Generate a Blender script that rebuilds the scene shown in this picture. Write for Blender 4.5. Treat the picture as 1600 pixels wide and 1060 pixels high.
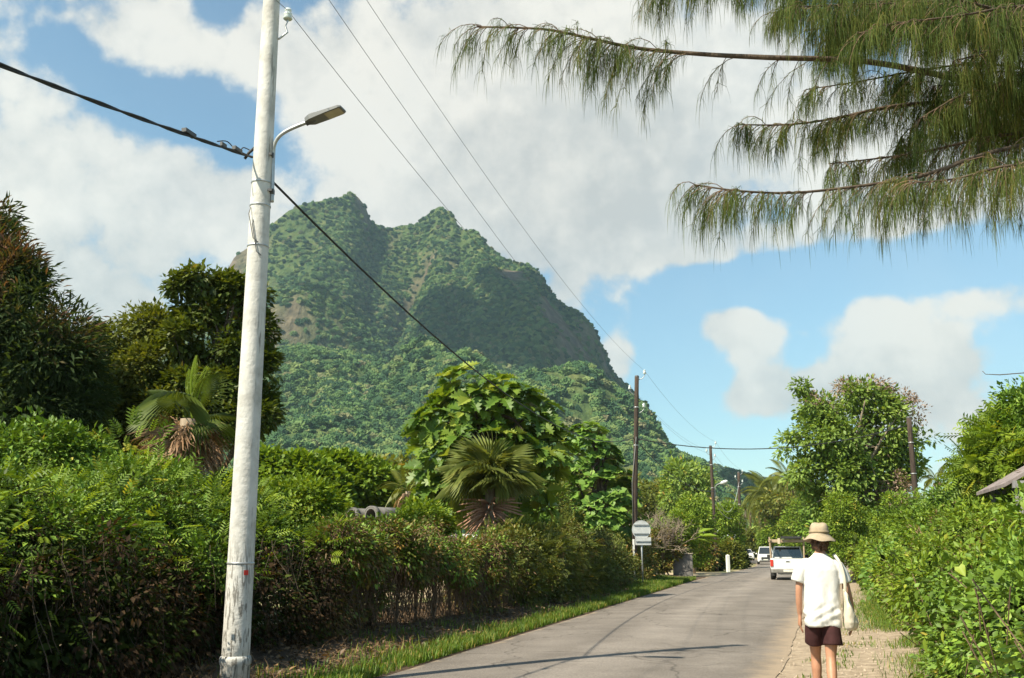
import bpy, bmesh, math, random
import numpy as np
from mathutils import Vector, Matrix, Euler, noise as mnoise
random.seed(7)
RS = np.random.RandomState(11)
for o in list(bpy.data.objects):
    bpy.data.objects.remove(o)
sc = bpy.context.scene
col = sc.collection
R = math.radians
PI = math.pi

# ------------------------------------------------------------------ camera
F_PX, CAM_H = 1556.0, 1.58
PITCH = math.atan((858 - 530) / F_PX)
cam_d = bpy.data.cameras.new('camera')
cam_d.sensor_width = 36.0
cam_d.lens = 36.0 * F_PX / 1600.0
cam_d.clip_start = 0.1
cam_d.clip_end = 20000
cam = bpy.data.objects.new('camera', cam_d)
cam.location = (0, 0, CAM_H)
cam.rotation_euler = (PI / 2 + PITCH, 0, 0)
col.objects.link(cam)
sc.camera = cam

_fw = Vector((0, math.cos(PITCH), math.sin(PITCH)))
_up = Vector((0, -math.sin(PITCH), math.cos(PITCH)))
def ray(px, py):
    return _fw + Vector((1, 0, 0)) * ((px - 800) / F_PX) + _up * ((530 - py) / F_PX)
def at(px, py, Y):
    """point seen at a photo pixel, at the given forward distance in metres"""
    d = ray(px, py)
    t = Y / d.y
    return Vector((d.x * t, Y, CAM_H + d.z * t))
def gnd(px, py, z=0.0):
    d = ray(px, py)
    t = (z - CAM_H) / d.z
    return Vector((d.x * t, d.y * t, z))
def azel(px, py):
    d = ray(px, py)
    return math.atan2(d.x, d.y), math.atan2(d.z, math.hypot(d.x, d.y))

# ------------------------------------------------------------------ exposure
sc.view_settings.view_transform = 'Standard'
sc.view_settings.look = 'None'
sc.view_settings.gamma = 1.0
sc.view_settings.exposure = 1.0
sc.view_settings.use_curve_mapping = False
sc.cycles.use_denoising = True
sc.cycles.max_bounces = 6
sc.cycles.diffuse_bounces = 3
sc.cycles.transmission_bounces = 4
sc.cycles.volume_bounces = 0
sc.cycles.transparent_max_bounces = 8

# ------------------------------------------------------------------ sun
SUN_EL = R(50)
SUN_H = Vector((-0.79, -0.61)).normalized()          # towards the sun, on the ground plane
SUN = Vector((SUN_H.x * math.cos(SUN_EL), SUN_H.y * math.cos(SUN_EL), math.sin(SUN_EL)))
sl = bpy.data.lights.new('sun', 'SUN')
sl.energy = 5.0
sl.angle = R(0.53)
sl.color = (1.0, 0.91, 0.73)
so = bpy.data.objects.new('sun', sl)
so.rotation_euler = (-SUN).to_track_quat('-Z', 'Y').to_euler()
so.location = (0, 0, 60)
col.objects.link(so)

# ------------------------------------------------------------------ sky with clouds
w = bpy.data.worlds.new('World')
sc.world = w
w.use_nodes = True
nt = w.node_tree
for n in list(nt.nodes):
    nt.nodes.remove(n)
N = nt.nodes.new
L = nt.links.new
SKY_STRENGTH = 0.085
def m_(op, a, b=None, c=None, clamp=False):
    n = N('ShaderNodeMath'); n.operation = op; n.use_clamp = clamp
    for i, v in enumerate((a, b, c)):
        if v is None: continue
        if isinstance(v, (int, float)): n.inputs[i].default_value = v
        else: L(v, n.inputs[i])
    return n.outputs[0]
def noise_(vec, scale, detail, rough=0.55, dist=0.0):
    n = N('ShaderNodeTexNoise'); n.inputs['Scale'].default_value = scale
    n.inputs['Detail'].default_value = detail; n.inputs['Roughness'].default_value = rough
    n.inputs['Distortion'].default_value = dist
    L(vec, n.inputs['Vector'])
    return n.outputs['Fac']
def sstep(v, lo, hi):
    n = N('ShaderNodeMapRange'); n.interpolation_type = 'SMOOTHSTEP'
    L(v, n.inputs[0]); n.inputs[1].default_value = lo; n.inputs[2].default_value = hi
    return n.outputs[0]
sky = N('ShaderNodeTexSky'); sky.sky_type = 'NISHITA'; sky.sun_disc = False
sky.sun_elevation = SUN_EL
sky.sun_rotation = math.atan2(SUN_H.x, SUN_H.y)
sky.air_density = 1.0; sky.dust_density = 0.6; sky.ozone_density = 2.0
tc = N('ShaderNodeTexCoord')
dirv = tc.outputs['Generated']
sep = N('ShaderNodeSeparateXYZ'); L(dirv, sep.inputs[0])
az = m_('ARCTAN2', sep.outputs[0], sep.outputs[1])
el = m_('ARCSINE', sep.outputs[2])
# wobble the cloud outlines
wob1 = m_('SUBTRACT', noise_(dirv, 12.0, 8, 0.60), 0.5)
wob2 = m_('SUBTRACT', noise_(dirv, 42.0, 7, 0.62), 0.5)
vo = N('ShaderNodeTexVoronoi'); vo.feature = 'SMOOTH_F1'; vo.inputs['Scale'].default_value = 26.0; vo.inputs['Detail'].default_value = 1.0
vo.inputs['Smoothness'].default_value = 0.6
wv_ = N('ShaderNodeVectorMath'); wv_.operation = 'MULTIPLY_ADD'; wv_.inputs[1].default_value = (.06, .06, .06)
nw_ = N('ShaderNodeTexNoise'); nw_.inputs['Scale'].default_value = 18.0; nw_.inputs['Detail'].default_value = 4; L(dirv, nw_.inputs['Vector'])
L(nw_.outputs['Color'], wv_.inputs[0]); L(dirv, wv_.inputs[2]); L(wv_.outputs[0], vo.inputs['Vector'])
billow = m_('SUBTRACT', 0.48, vo.outputs['Distance'])                 # cauliflower lobes
broad = noise_(dirv, 3.2, 5, 0.5, 0.4)
def blob(px, py, rx, ry, amp, rot=0.0):
    a0, e0 = azel(px, py)
    da = m_('SUBTRACT', az, a0); de = m_('SUBTRACT', el, e0)
    if rot:
        c, s = math.cos(R(rot)), math.sin(R(rot))
        u = m_('ADD', m_('MULTIPLY', da, c), m_('MULTIPLY', de, s))
        v = m_('SUBTRACT', m_('MULTIPLY', de, c), m_('MULTIPLY', da, s))
    else:
        u, v = da, de
    u = m_('DIVIDE', u, rx / F_PX); v = m_('DIVIDE', v, ry / F_PX)
    q = m_('ADD', m_('MULTIPLY', u, u), m_('MULTIPLY', v, v))
    g = m_('EXPONENT', m_('MULTIPLY', m_('MULTIPLY', q, q), -0.7))      # flat-topped bump
    return m_('MULTIPLY', g, amp)
#        px    py   rx   ry   amp  rot
CLOUDS = [
    (110, 330, 250, 165, .80), (330, 300, 90, 95, .45), (60, 40, 250, 75, .50), (300, 60, 150, 60, .42),
    (700, 250, 300, 190, .85), (900, 180, 330, 230, .70), (480, 90, 120, 80, .28),
    (1010, 360, 150, 60, .38), (1330, 150, 330, 170, .55), (1560, 230, 200, 120, .40), (1330, 352, 290, 26, .55, 6),
    (1150, 515, 48, 34, .85, -15), (1190, 560, 40, 42, .70), (1170, 615, 36, 28, .50), (1390, 540, 92, 52, .70, -20), (1365, 482, 34, 30, .55),
    (1330, 605, 120, 46, .55), (1240, 615, 90, 34, .50), (1150, 520, 60, 44, .25), (1490, 550, 46, 44, .60), (1440, 600, 110, 50, .40), (965, 560, 34, 36, .7), (880, 460, 30, 40, .6),
    (1560, 465, 110, 26, .40), (1500, 660, 160, 30, .38), (170, 480, 60, 35, .55),
    (270, 165, 130, 52, -.55, -12), (360, 180, 80, 70, -.35), (340, 10, 36, 46, -.6), (470, 230, 55, 60, -.35), (100, 75, 50, 30, -.55),
    (200, 140, 150, 20, -.30, -4),
    (1400, 420, 300, 40, -.45), (1035, 540, 45, 120, -.45), (1250, 450, 70, 40, -.3), (1180, 440, 130, 40, -.25), (1420, 700, 260, 40, -.12), (1560, 560, 50, 60, -.35),
    (330, 440, 60, 50, -.35),
]
tot = m_('MULTIPLY', m_('SUBTRACT', broad, 0.47), 1.3)
for b in CLOUDS:
    tot = m_('ADD', tot, blob(*b))
field = m_('ADD', tot, m_('ADD', m_('MULTIPLY', billow, 0.55), m_('ADD', m_('MULTIPLY', wob1, 1.5), m_('MULTIPLY', wob2, 0.9))))
cover = sstep(field, -0.02, 0.60)
cover = m_('ADD', m_('MULTIPLY', cover, 0.90), m_('MULTIPLY', sstep(broad, .35, .75), 0.10), clamp=True)
# thickness shading inside the cloud: grey undersides, bright tops
tops = m_('ADD', m_('MULTIPLY', wob1, 2.0), m_('ADD', m_('MULTIPLY', wob2, 1.0), m_('MULTIPLY', billow, 0.5)))
shade = m_('ADD', m_('ADD', tops, 0.78), blob(920, 300, 260, 150, -.42))
shade = m_('ADD', shade, m_('ADD', blob(1180, 520, 70, 60, .35), blob(1430, 500, 110, 50, .35)))
shade = m_('ADD', shade, m_('ADD', blob(620, 230, 190, 120, .35), blob(110, 420, 260, 60, -.30)))
shade = m_('ADD', shade, blob(1340, 640, 220, 40, -.2), clamp=True)
mix = N('ShaderNodeMix'); mix.data_type = 'RGBA'
L(shade, mix.inputs['Factor'])
K = 1.0 / SKY_STRENGTH
mix.inputs['A'].default_value = (0.315 * K, 0.325 * K, 0.315 * K, 1)
mix.inputs['B'].default_value = (0.49 * K, 0.478 * K, 0.435 * K, 1)
tint = N('ShaderNodeMix'); tint.data_type = 'RGBA'; tint.blend_type = 'MULTIPLY'
tint.inputs['Factor'].default_value = 1.0
L(sky.outputs[0], tint.inputs['A']); tint.inputs['B'].default_value = (0.95, 1.15, 1.05, 1)
mx2 = N('ShaderNodeMix'); mx2.data_type = 'RGBA'
L(cover, mx2.inputs['Factor']); L(tint.outputs['Result'], mx2.inputs['A']); L(mix.outputs['Result'], mx2.inputs['B'])
bg = N('ShaderNodeBackground'); bg.inputs['Strength'].default_value = SKY_STRENGTH
L(mx2.outputs['Result'], bg.inputs['Color'])
wo = N('ShaderNodeOutputWorld'); L(bg.outputs[0], wo.inputs['Surface'])

# ================================================================== helpers
def tag(o, label=None, cat=None, group=None, kind=None):
    if label: o['label'] = label
    if cat: o['category'] = cat
    if group: o['group'] = group
    if kind: o['kind'] = kind
    return o
def empty(name, loc, rz=0.0, label=None, cat=None, group=None):
    o = bpy.data.objects.new(name, None)
    o.location = loc; o.rotation_euler = (0, 0, rz); o.empty_display_size = 0.2
    col.objects.link(o)
    return tag(o, label, cat, group)
def link(name, me, parent=None, loc=None):
    o = bpy.data.objects.new(name, me)
    col.objects.link(o)
    if parent is not None: o.parent = parent
    if loc is not None: o.location = loc
    return o
def copy_tree(o, parent=None):
    c = o.copy(); col.objects.link(c)
    if parent is not None: c.parent = parent
    for ch in list(o.children): copy_tree(ch, c)
    return c

class MB:
    """collects shapes into one mesh"""
    def __init__(s): s.v = []; s.f = []
    def add(s, vs, fs):
        b = len(s.v)
        s.v.extend([tuple(p) for p in vs]); s.f.extend([tuple(i + b for i in f) for f in fs])
        return s
    def box(s, c, d, rz=0.0, rx=0.0, ry=0.0, bev=0.0):
        hx, hy, hz = d[0] / 2, d[1] / 2, d[2] / 2
        M = Matrix.Translation(c) @ Euler((rx, ry, rz)).to_matrix().to_4x4()
        if bev <= 0:
            vs = [M @ Vector((x * hx, y * hy, z * hz)) for z in (-1, 1) for x, y in ((-1, -1), (1, -1), (1, 1), (-1, 1))]
            return s.add(vs, [(3, 2, 1, 0), (4, 5, 6, 7), (0, 1, 5, 4), (1, 2, 6, 5), (2, 3, 7, 6), (3, 0, 4, 7)])
        bm = bmesh.new(); bmesh.ops.create_cube(bm, size=1.0)
        for v in bm.verts: v.co = Vector((v.co.x * d[0], v.co.y * d[1], v.co.z * d[2]))
        bmesh.ops.bevel(bm, geom=bm.edges[:], offset=bev, segments=2, affect='EDGES', profile=0.5)
        bm.verts.index_update()
        s.add([M @ v.co for v in bm.verts], [[v.index for v in f.verts] for f in bm.faces]); bm.free()
        return s
    def tube(s, pts, rad, n=6, cap=True, flat=1.0):
        pts = [Vector(p) for p in pts]
        if isinstance(rad, (int, float)): rad = [rad] * len(pts)
        rings = []; ref = None
        for i, p in enumerate(pts):
            t = (pts[min(i + 1, len(pts) - 1)] - pts[max(i - 1, 0)])
            if t.length < 1e-9: t = Vector((0, 0, 1))
            t.normalize()
            if ref is None:
                a = Vector((0, 0, 1)) if abs(t.z) < 0.9 else Vector((1, 0, 0))
                ref = (a - t * a.dot(t)).normalized()
            else:
                ref = (ref - t * ref.dot(t))
                ref = ref.normalized() if ref.length > 1e-6 else t.orthogonal().normalized()
            b = t.cross(ref)
            rings.append([p + (ref * math.cos(2 * PI * k / n) + b * math.sin(2 * PI * k / n) * flat) * rad[i] for k in range(n)])
        vs = [q for r in rings for q in r]; fs = []
        for i in range(len(pts) - 1):
            for k in range(n):
                a = i * n + k; b2 = i * n + (k + 1) % n
                fs.append((a, b2, b2 + n, a + n))
        if cap:
            fs.append(tuple(range(n - 1, -1, -1))); fs.append(tuple(range((len(pts) - 1) * n, len(pts) * n)))
        return s.add(vs, fs)
    def lathe(s, prof, n=24, c=(0, 0, 0), M=None):
        """prof = [(r, z)...]"""
        M = M or Matrix.Translation(c)
        vs = []; fs = []
        for r, z in prof:
            for k in range(n):
                vs.append(M @ Vector((r * math.cos(2 * PI * k / n), r * math.sin(2 * PI * k / n), z)))
        for i in range(len(prof) - 1):
            for k in range(n):
                a = i * n + k; b = i * n + (k + 1) % n
                fs.append((a, b, b + n, a + n))
        return s.add(vs, fs)
    def loft(s, rings, cap=True):
        n = len(rings[0]); vs = [q for r in rings for q in r]; fs = []
        for i in range(len(rings) - 1):
            for k in range(n):
                a = i * n + k; b = i * n + (k + 1) % n
                fs.append((a, b, b + n, a + n))
        if cap:
            fs.append(tuple(range(n - 1, -1, -1))); fs.append(tuple(range((len(rings) - 1) * n, len(rings) * n)))
        return s.add(vs, fs)
    def prism(s, poly, axis, a, b):
        """extrude a 2D polygon: axis 'x' -> poly is (y,z); 'y' -> (x,z); 'z' -> (x,y)"""
        def P(u, v, w):
            return {'x': (w, u, v), 'y': (u, w, v), 'z': (u, v, w)}[axis]
        n = len(poly)
        vs = [P(u, v, a) for u, v in poly] + [P(u, v, b) for u, v in poly]
        fs = [tuple(range(n - 1, -1, -1)), tuple(range(n, 2 * n))] + [(k, (k + 1) % n, (k + 1) % n + n, k + n) for k in range(n)]
        return s.add(vs, fs)
    def mesh(s, name, mat, smooth=False, fix=True):
        me = bpy.data.meshes.new(name)
        me.from_pydata(s.v, [], s.f)
        if fix:
            bm = bmesh.new(); bm.from_mesh(me); bmesh.ops.recalc_face_normals(bm, faces=bm.faces[:]); bm.to_mesh(me); bm.free()
        if mat: me.materials.append(mat)
        if smooth: me.polygons.foreach_set('use_smooth', [True] * len(me.polygons))
        me.update()
        return me
    def build(s, name, mat, parent=None, smooth=False, loc=None, fix=True):
        return link(name, s.mesh(name, mat, smooth, fix), parent, loc)

def np_mesh(name, verts, faces, mat, attr=None, smooth=False):
    """fast mesh from numpy: verts (n,3), faces list of (m,k) int arrays, attr = per-vertex float"""
    me = bpy.data.meshes.new(name)
    verts = np.ascontiguousarray(verts, dtype=np.float32)
    me.vertices.add(len(verts)); me.vertices.foreach_set('co', verts.ravel())
    if not isinstance(faces, list): faces = [faces]
    idx = np.concatenate([f.ravel() for f in faces]).astype(np.int32)
    cnt = np.concatenate([np.full(len(f), f.shape[1], np.int32) for f in faces])
    start = np.concatenate([[0], np.cumsum(cnt)[:-1]]).astype(np.int32)
    me.loops.add(len(idx)); me.loops.foreach_set('vertex_index', idx)
    me.polygons.add(len(cnt)); me.polygons.foreach_set('loop_start', start)
    me.polygons.foreach_set('loop_total', cnt)
    if attr is not None:
        a = me.attributes.new('v', 'FLOAT', 'POINT'); a.data.foreach_set('value', np.ascontiguousarray(attr, dtype=np.float32))
    if smooth: me.polygons.foreach_set('use_smooth', np.ones(len(cnt), bool))
    if mat: me.materials.append(mat)
    me.update(calc_edges=True); me.validate()
    return me

# ------------------------------------------------------------------ numpy noise
def _hash(ix, iy, iz, seed):
    h = (ix.astype(np.int64) * 374761393 + iy.astype(np.int64) * 668265263 + iz.astype(np.int64) * 2147483647 + seed * 974634777)
    h = (h ^ (h >> 13)) * 1274126177
    h = h ^ (h >> 16)
    return (h & 0xffffff).astype(np.float64) / 0xffffff
def vnoise(p, seed=0):
    p = np.asarray(p, float)
    i = np.floor(p).astype(np.int64); f = p - i; f = f * f * (3 - 2 * f)
    r = 0
    for dx in (0, 1):
        for dy in (0, 1):
            for dz in (0, 1):
                wgt = (f[..., 0] if dx else 1 - f[..., 0]) * (f[..., 1] if dy else 1 - f[..., 1]) * (f[..., 2] if dz else 1 - f[..., 2])
                r = r + wgt * _hash(i[..., 0] + dx, i[..., 1] + dy, i[..., 2] + dz, seed)
    return r
def fbm(p, octv=4, seed=0, gain=0.5):
    a, s, t = 1.0, 0.0, 0.0; q = np.asarray(p, float)
    for k in range(octv):
        s = s + a * vnoise(q, seed + k); t += a; a *= gain; q = q * 2.03 + 17.1
    return s / t
def p3(x, y, z=0.0):
    x = np.asarray(x, float)
    return np.stack([x, np.broadcast_to(y, x.shape), np.broadcast_to(z, x.shape)], -1)

# ------------------------------------------------------------------ materials
MATS = {}
def _base(name):
    m = bpy.data.materials.new(name); m.use_nodes = True
    n = m.node_tree; b = n.nodes['Principled BSDF']
    MATS[name] = m
    return m, n, b
def ramp(n, stops, interp='LINEAR'):
    r = n.nodes.new('ShaderNodeValToRGB'); r.color_ramp.interpolation = interp
    e = r.color_ramp.elements
    while len(e) > 1: e.remove(e[-1])
    e[0].position = stops[0][0]; e[0].color = (*stops[0][1], 1)
    for p, c in stops[1:]:
        k = e.new(p); k.color = (*c, 1)
    return r
def mat_noise(name, stops, scale=5.0, detail=6, rough=0.8, bump=0.0, bscale=None, coords='Object', stretch=None, metallic=0.0, spec=0.3, dist=0.01):
    """surface with a noise-driven colour ramp and fine relief"""
    m, n, b = _base(name)
    tcn = n.nodes.new('ShaderNodeTexCoord'); src = tcn.outputs[coords]
    if stretch:
        mp = n.nodes.new('ShaderNodeMapping'); mp.inputs['Scale'].default_value = stretch
        n.links.new(src, mp.inputs[0]); src = mp.outputs[0]
    t = n.nodes.new('ShaderNodeTexNoise'); t.inputs['Scale'].default_value = scale; t.inputs['Detail'].default_value = detail
    t.inputs['Roughness'].default_value = 0.6
    n.links.new(src, t.inputs['Vector'])
    r = ramp(n, stops); n.links.new(t.outputs['Fac'], r.inputs[0]); n.links.new(r.outputs[0], b.inputs['Base Color'])
    b.inputs['Roughness'].default_value = rough; b.inputs['Metallic'].default_value = metallic
    b.inputs['Specular IOR Level'].default_value = spec
    if bump:
        t2 = n.nodes.new('ShaderNodeTexNoise'); t2.inputs['Scale'].default_value = bscale or scale * 4; t2.inputs['Detail'].default_value = 5
        n.links.new(src, t2.inputs['Vector'])
        bp = n.nodes.new('ShaderNodeBump'); bp.inputs['Strength'].default_value = bump; bp.inputs['Distance'].default_value = dist
        n.links.new(t2.outputs['Fac'], bp.inputs['Height']); n.links.new(bp.outputs[0], b.inputs['Normal'])
    return m
def mat_plain(name, c, rough=0.6, metallic=0.0, spec=0.4, var=0.12, scale=12.0):
    lo = tuple(x * (1 - var) for x in c); hi = tuple(min(1, x * (1 + var)) for x in c)
    return mat_noise(name, [(0.3, lo), (0.7, hi)], scale, 4, rough, metallic=metallic, spec=spec)
def mat_leaf(name, stops, trans=0.35, rough=0.5, spec=0.35, tcol=None, clump=0.0):
    """leaf: colour varies leaf by leaf (attribute v), light shines through"""
    m, n, b = _base(name)
    at_ = n.nodes.new('ShaderNodeAttribute'); at_.attribute_name = 'v'
    r = ramp(n, stops); n.links.new(at_.outputs['Fac'], r.inputs[0])
    n.links.new(r.outputs[0], b.inputs['Base Color'])
    b.inputs['Roughness'].default_value = rough; b.inputs['Specular IOR Level'].default_value = spec
    tr = n.nodes.new('ShaderNodeBsdfTranslucent')
    mul = n.nodes.new('ShaderNodeMix'); mul.data_type = 'RGBA'; mul.blend_type = 'MULTIPLY'; mul.inputs['Factor'].default_value = 1.0
    n.links.new(r.outputs[0], mul.inputs['A']); mul.inputs['B'].default_value = (*(tcol or (1.5, 1.35, 0.5)), 1)
    n.links.new(mul.outputs['Result'], tr.inputs['Color'])
    mx = n.nodes.new('ShaderNodeMixShader'); mx.inputs[0].default_value = trans
    n.links.new(b.outputs[0], mx.inputs[1]); n.links.new(tr.outputs[0], mx.inputs[2])
    n.links.new(mx.outputs[0], n.nodes['Material Output'].inputs['Surface'])
    return m

# ------------------------------------------------------------------ leaves
def T(vs, fs): return np.array(vs, float), np.array(fs, int)
LEAF = T([(0, 0, 0), (.27, .42, .06), (0, 1, -.10), (-.27, .42, .06)], [(0, 1, 2), (0, 2, 3)])
LEAF_NARROW = T([(0, 0, 0), (.11, .45, .03), (0, 1, -.12), (-.11, .45, .03)], [(0, 1, 2), (0, 2, 3)])
LEAF_ROUND = T([(0, 0, 0), (.34, .22, .06), (.38, .6, .05), (0, 1, -.10), (-.38, .6, .05), (-.34, .22, .06)], [(0, 1, 2), (0, 2, 3), (0, 3, 4), (0, 4, 5)])
LEAF_HEART = T([(0, .08, 0), (.30, -.06, .05), (.46, .28, .06), (.26, .68, .0), (0, 1, -.12), (-.26, .68, 0), (-.46, .28, .06), (-.30, -.06, .05)],
               [(0, 1, 2), (0, 2, 3), (0, 3, 4), (0, 4, 5), (0, 5, 6), (0, 6, 7)])
# a compound sprig: a midrib with paired leaflets
def _sprig(pairs):
    vs, fs = [], []
    for i in range(pairs):
        y = .12 + .80 * i / pairs; l = .34 * (1 - .35 * abs(i / pairs - .4)); wd = .05
        for sgn in (-1, 1):
            b = len(vs)
            vs += [(0, y, 0), (sgn * l * .5, y + .10 + wd, .02), (sgn * l, y + .18, -.05), (sgn * l * .5, y + .10 - wd, .02)]
            fs += [(b, b + 1, b + 2), (b, b + 2, b + 3)]
    return T(vs, fs)
SPRIG = _sprig(5)
def unit(a):
    return a / np.maximum(np.linalg.norm(a, axis=-1, keepdims=True), 1e-9)
def place(tmpl, pos, axis, nrm, size, wscale=None):
    tv, tf = tmpl
    y = unit(axis); z = nrm - y * (nrm * y).sum(-1, keepdims=True); z = unit(z)
    x = np.cross(y, z)
    wx = np.ones(len(pos)) if wscale is None else wscale
    V = (pos[:, None, :] + size[:, None, None] * (tv[None, :, 0:1] * wx[:, None, None] * x[:, None, :] + tv[None, :, 1:2] * y[:, None, :] + tv[None, :, 2:3] * z[:, None, :]))
    Fc = tf[None] + (np.arange(len(pos)) * len(tv))[:, None, None]
    return V.reshape(-1, 3), Fc.reshape(-1, tf.shape[1]), len(tv)
def rdir(n, rs):
    return unit(rs.normal(size=(n, 3)))
def leaf_mesh(name, tmpl, pos, axis, nrm, size, val, mat, wscale=None):
    V, Fc, k = place(tmpl, pos, axis, nrm, size, wscale)
    return np_mesh(name, V, Fc, mat, np.repeat(val, k))

def shell(ells, n, rs, inner=0.80, zmin=0.02, cull=0.86):
    """points near the outside of a union of ellipsoids (cx,cy,cz,rx,ry,rz); returns points, outward normals"""
    E = np.array(ells, float); c, r = E[:, :3], E[:, 3:6]
    area = (r[:, 0] * r[:, 1] + r[:, 0] * r[:, 2] + r[:, 1] * r[:, 2]); pr = area / area.sum()
    out_p, out_n, got = [], [], 0
    for _ in range(12):
        m = int(n * 1.4) + 50
        k = rs.choice(len(E), m, p=pr)
        d = rdir(m, rs)
        lump = 0.74 + 0.46 * vnoise(d * 2.3 + c[k] * 1.7, 5)
        rad = (inner + (1 - inner) * rs.rand(m)) * lump
        p = c[k] + d * r[k] * rad[:, None]
        nn = unit(d / r[k])
        q = ((p[:, None, :] - c[None]) / r[None]); dd = np.sqrt((q * q).sum(-1))
        dd[np.arange(m), k] = 9
        ok = (dd.min(1) > cull) & (p[:, 2] > zmin)
        out_p.append(p[ok]); out_n.append(nn[ok]); got += ok.sum()
        if got >= n: break
    return np.concatenate(out_p)[:n], np.concatenate(out_n)[:n]

def foliage(name, ells, nclump, per, clump_r, size, tmpl, mat, rs, parent=None, droop=0.25, inner=0.75, zmin=0.05, flat=0.8, upward=0.6,
            vlo=0.0, vhi=1.0, cull=0.86, fill=0.0, sizevar=0.9, vz=None, gap=0.30, gfreq=None):
    """crown or bush made of leaf clumps gathered on the outside of a union of ellipsoids"""
    cp, cn = shell(ells, int(nclump / (1 - gap)), rs, inner, zmin, cull)
    if gap > 0:                                                    # open pockets between the leaf masses
        gv = fbm(cp * (gfreq or .42 / clump_r) + 3.7, 2, 19)
        kp = gv > np.quantile(gv, gap); cp, cn = cp[kp], cn[kp]
    nclump = len(cp)
    if fill > 0:                                                   # sparse inner clumps
        fp, fn = shell(ells, int(nclump * fill), rs, 0.3, zmin, 0.4)
        cp = np.concatenate([cp, fp]); cn = np.concatenate([cn, fn]); nclump = len(cp)
    cr = clump_r * (0.6 + 0.8 * rs.rand(nclump))
    cv = rs.rand(nclump)
    k = np.repeat(np.arange(nclump), per); m = len(k)
    d = rdir(m, rs); rad = rs.rand(m) ** 0.45
    off = d * (rad * cr[k])[:, None]; off[:, 2] *= flat
    pos = cp[k] + off
    pos[:, 2] = np.maximum(pos[:, 2], zmin)
    axis = unit(d * 0.9 + cn[k] * 0.6 + rdir(m, rs) * 0.5 - np.array([0, 0, droop]))
    nrm = unit(cn[k] * 0.5 + np.array([0, 0, upward]) + rdir(m, rs) * 0.55)
    sz = size * (1 - sizevar / 2 + sizevar * rs.rand(m))
    val = np.clip(vlo + (vhi - vlo) * (0.55 * cv[k] + 0.45 * rs.rand(m)), 0, 1)
    if vz is not None: val = vz(pos, val, rs)
    me = leaf_mesh(name, tmpl, pos, axis, nrm, sz, val, mat)
    o = link(name, me, parent); o['kind'] = 'stuff'
    return o, cp

def limbs(name, base, top, tips, r0, mat, rs, parent=None, n=14, r1=None, wiggle=0.12, tip_r=0.012, sides=7):
    """tapered trunk and limbs reaching into the crown; trunk and each limb set are separate parts"""
    base = Vector(base); top = Vector(top)
    L_ = (top - base).length
    pts, rad = [], []
    for i in range(7):
        t = i / 6
        p = base.lerp(top, t) + Vector(((rs.rand() - .5), (rs.rand() - .5), 0)) * wiggle * L_ * 0.3 * math.sin(PI * t)
        pts.append(p); rad.append(r0 * (1.25 if i == 0 else 1) * (1 - 0.55 * t))
    mb = MB(); mb.tube(pts, rad, sides + 2)
    mb.build('trunk', mat, parent, True)
    lb = MB()
    sel = rs.choice(len(tips), min(n, len(tips)), replace=False)
    for k in sel:
        tip = Vector(tips[k])
        t = 0.45 + 0.55 * rs.rand(); i = min(5, int(t * 6)); s = pts[i].lerp(pts[i + 1], t * 6 - i)
        mid = s.lerp(tip, 0.5) + Vector((rs.normal(), rs.normal(), 1.2 + rs.rand())) * 0.07 * (tip - s).length
        q = [s, s.lerp(mid, .5) + Vector((0, 0, .02)), mid, mid.lerp(tip, .55), tip]
        rr = r0 * 0.42 * (0.6 + 0.5 * rs.rand())
        lb.tube(q, [rr, rr * .8, rr * .55, rr * .3, tip_r], 5)
    lb.build('limbs', mat, parent, True)

# ================================================================== ground, road, verges
RL = np.array([(-30, -14.0), (-10, -8.2), (0, -5.3), (12.2, -1.9), (52, 9.2), (66, 13.6), (80, 18.2), (94, 22.4), (110, 26.3), (136, 30.5), (170, 34), (230, 35)])
RR = np.array([(-30, -9.5), (-10, -3.9), (0, -0.75), (12.2, 3.05), (16.2, 4.35), (30, 8.7), (49, 15.3), (70, 21.8), (91, 28.2), (110, 32.7), (136, 36.6), (170, 40), (230, 41)])
def road_l(y): return np.interp(y, RL[:, 0], RL[:, 1])
def road_r(y): return np.interp(y, RR[:, 0], RR[:, 1])
def strip_mesh(name, ys, offs_fn, zs_fn, mat, attr=None):
    """a sheet: one row of points for each y"""
    rows = []
    for y in ys:
        xs = offs_fn(y); zs = zs_fn(y, xs)
        rows.append(np.stack([xs, np.full(len(xs), y), zs], -1))
    V = np.array(rows); nr, nc = V.shape[:2]
    i = np.arange(nr - 1)[:, None] * nc + np.arange(nc - 1)[None]
    Fc = np.stack([i, i + 1, i + 1 + nc, i + nc], -1).reshape(-1, 4)
    a = None if attr is None else np.tile(attr, nr)
    return np_mesh(name, V.reshape(-1, 3), Fc, mat, a, True)

M_GROUND = mat_noise('garden_ground', [(.25, (.10, .085, .045)), (.42, (.13, .15, .04)), (.55, (.30, .24, .14)), (.75, (.36, .30, .19))], .35, 8, .95, .4, 9)
gs = 7000.0
MB().add([(-gs, -400, -0.03), (gs, -400, -0.03), (gs, 9000, -0.03), (-gs, 9000, -0.03)], [(0, 1, 2, 3)]).build('ground', M_GROUND)['kind'] = 'structure'

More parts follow.
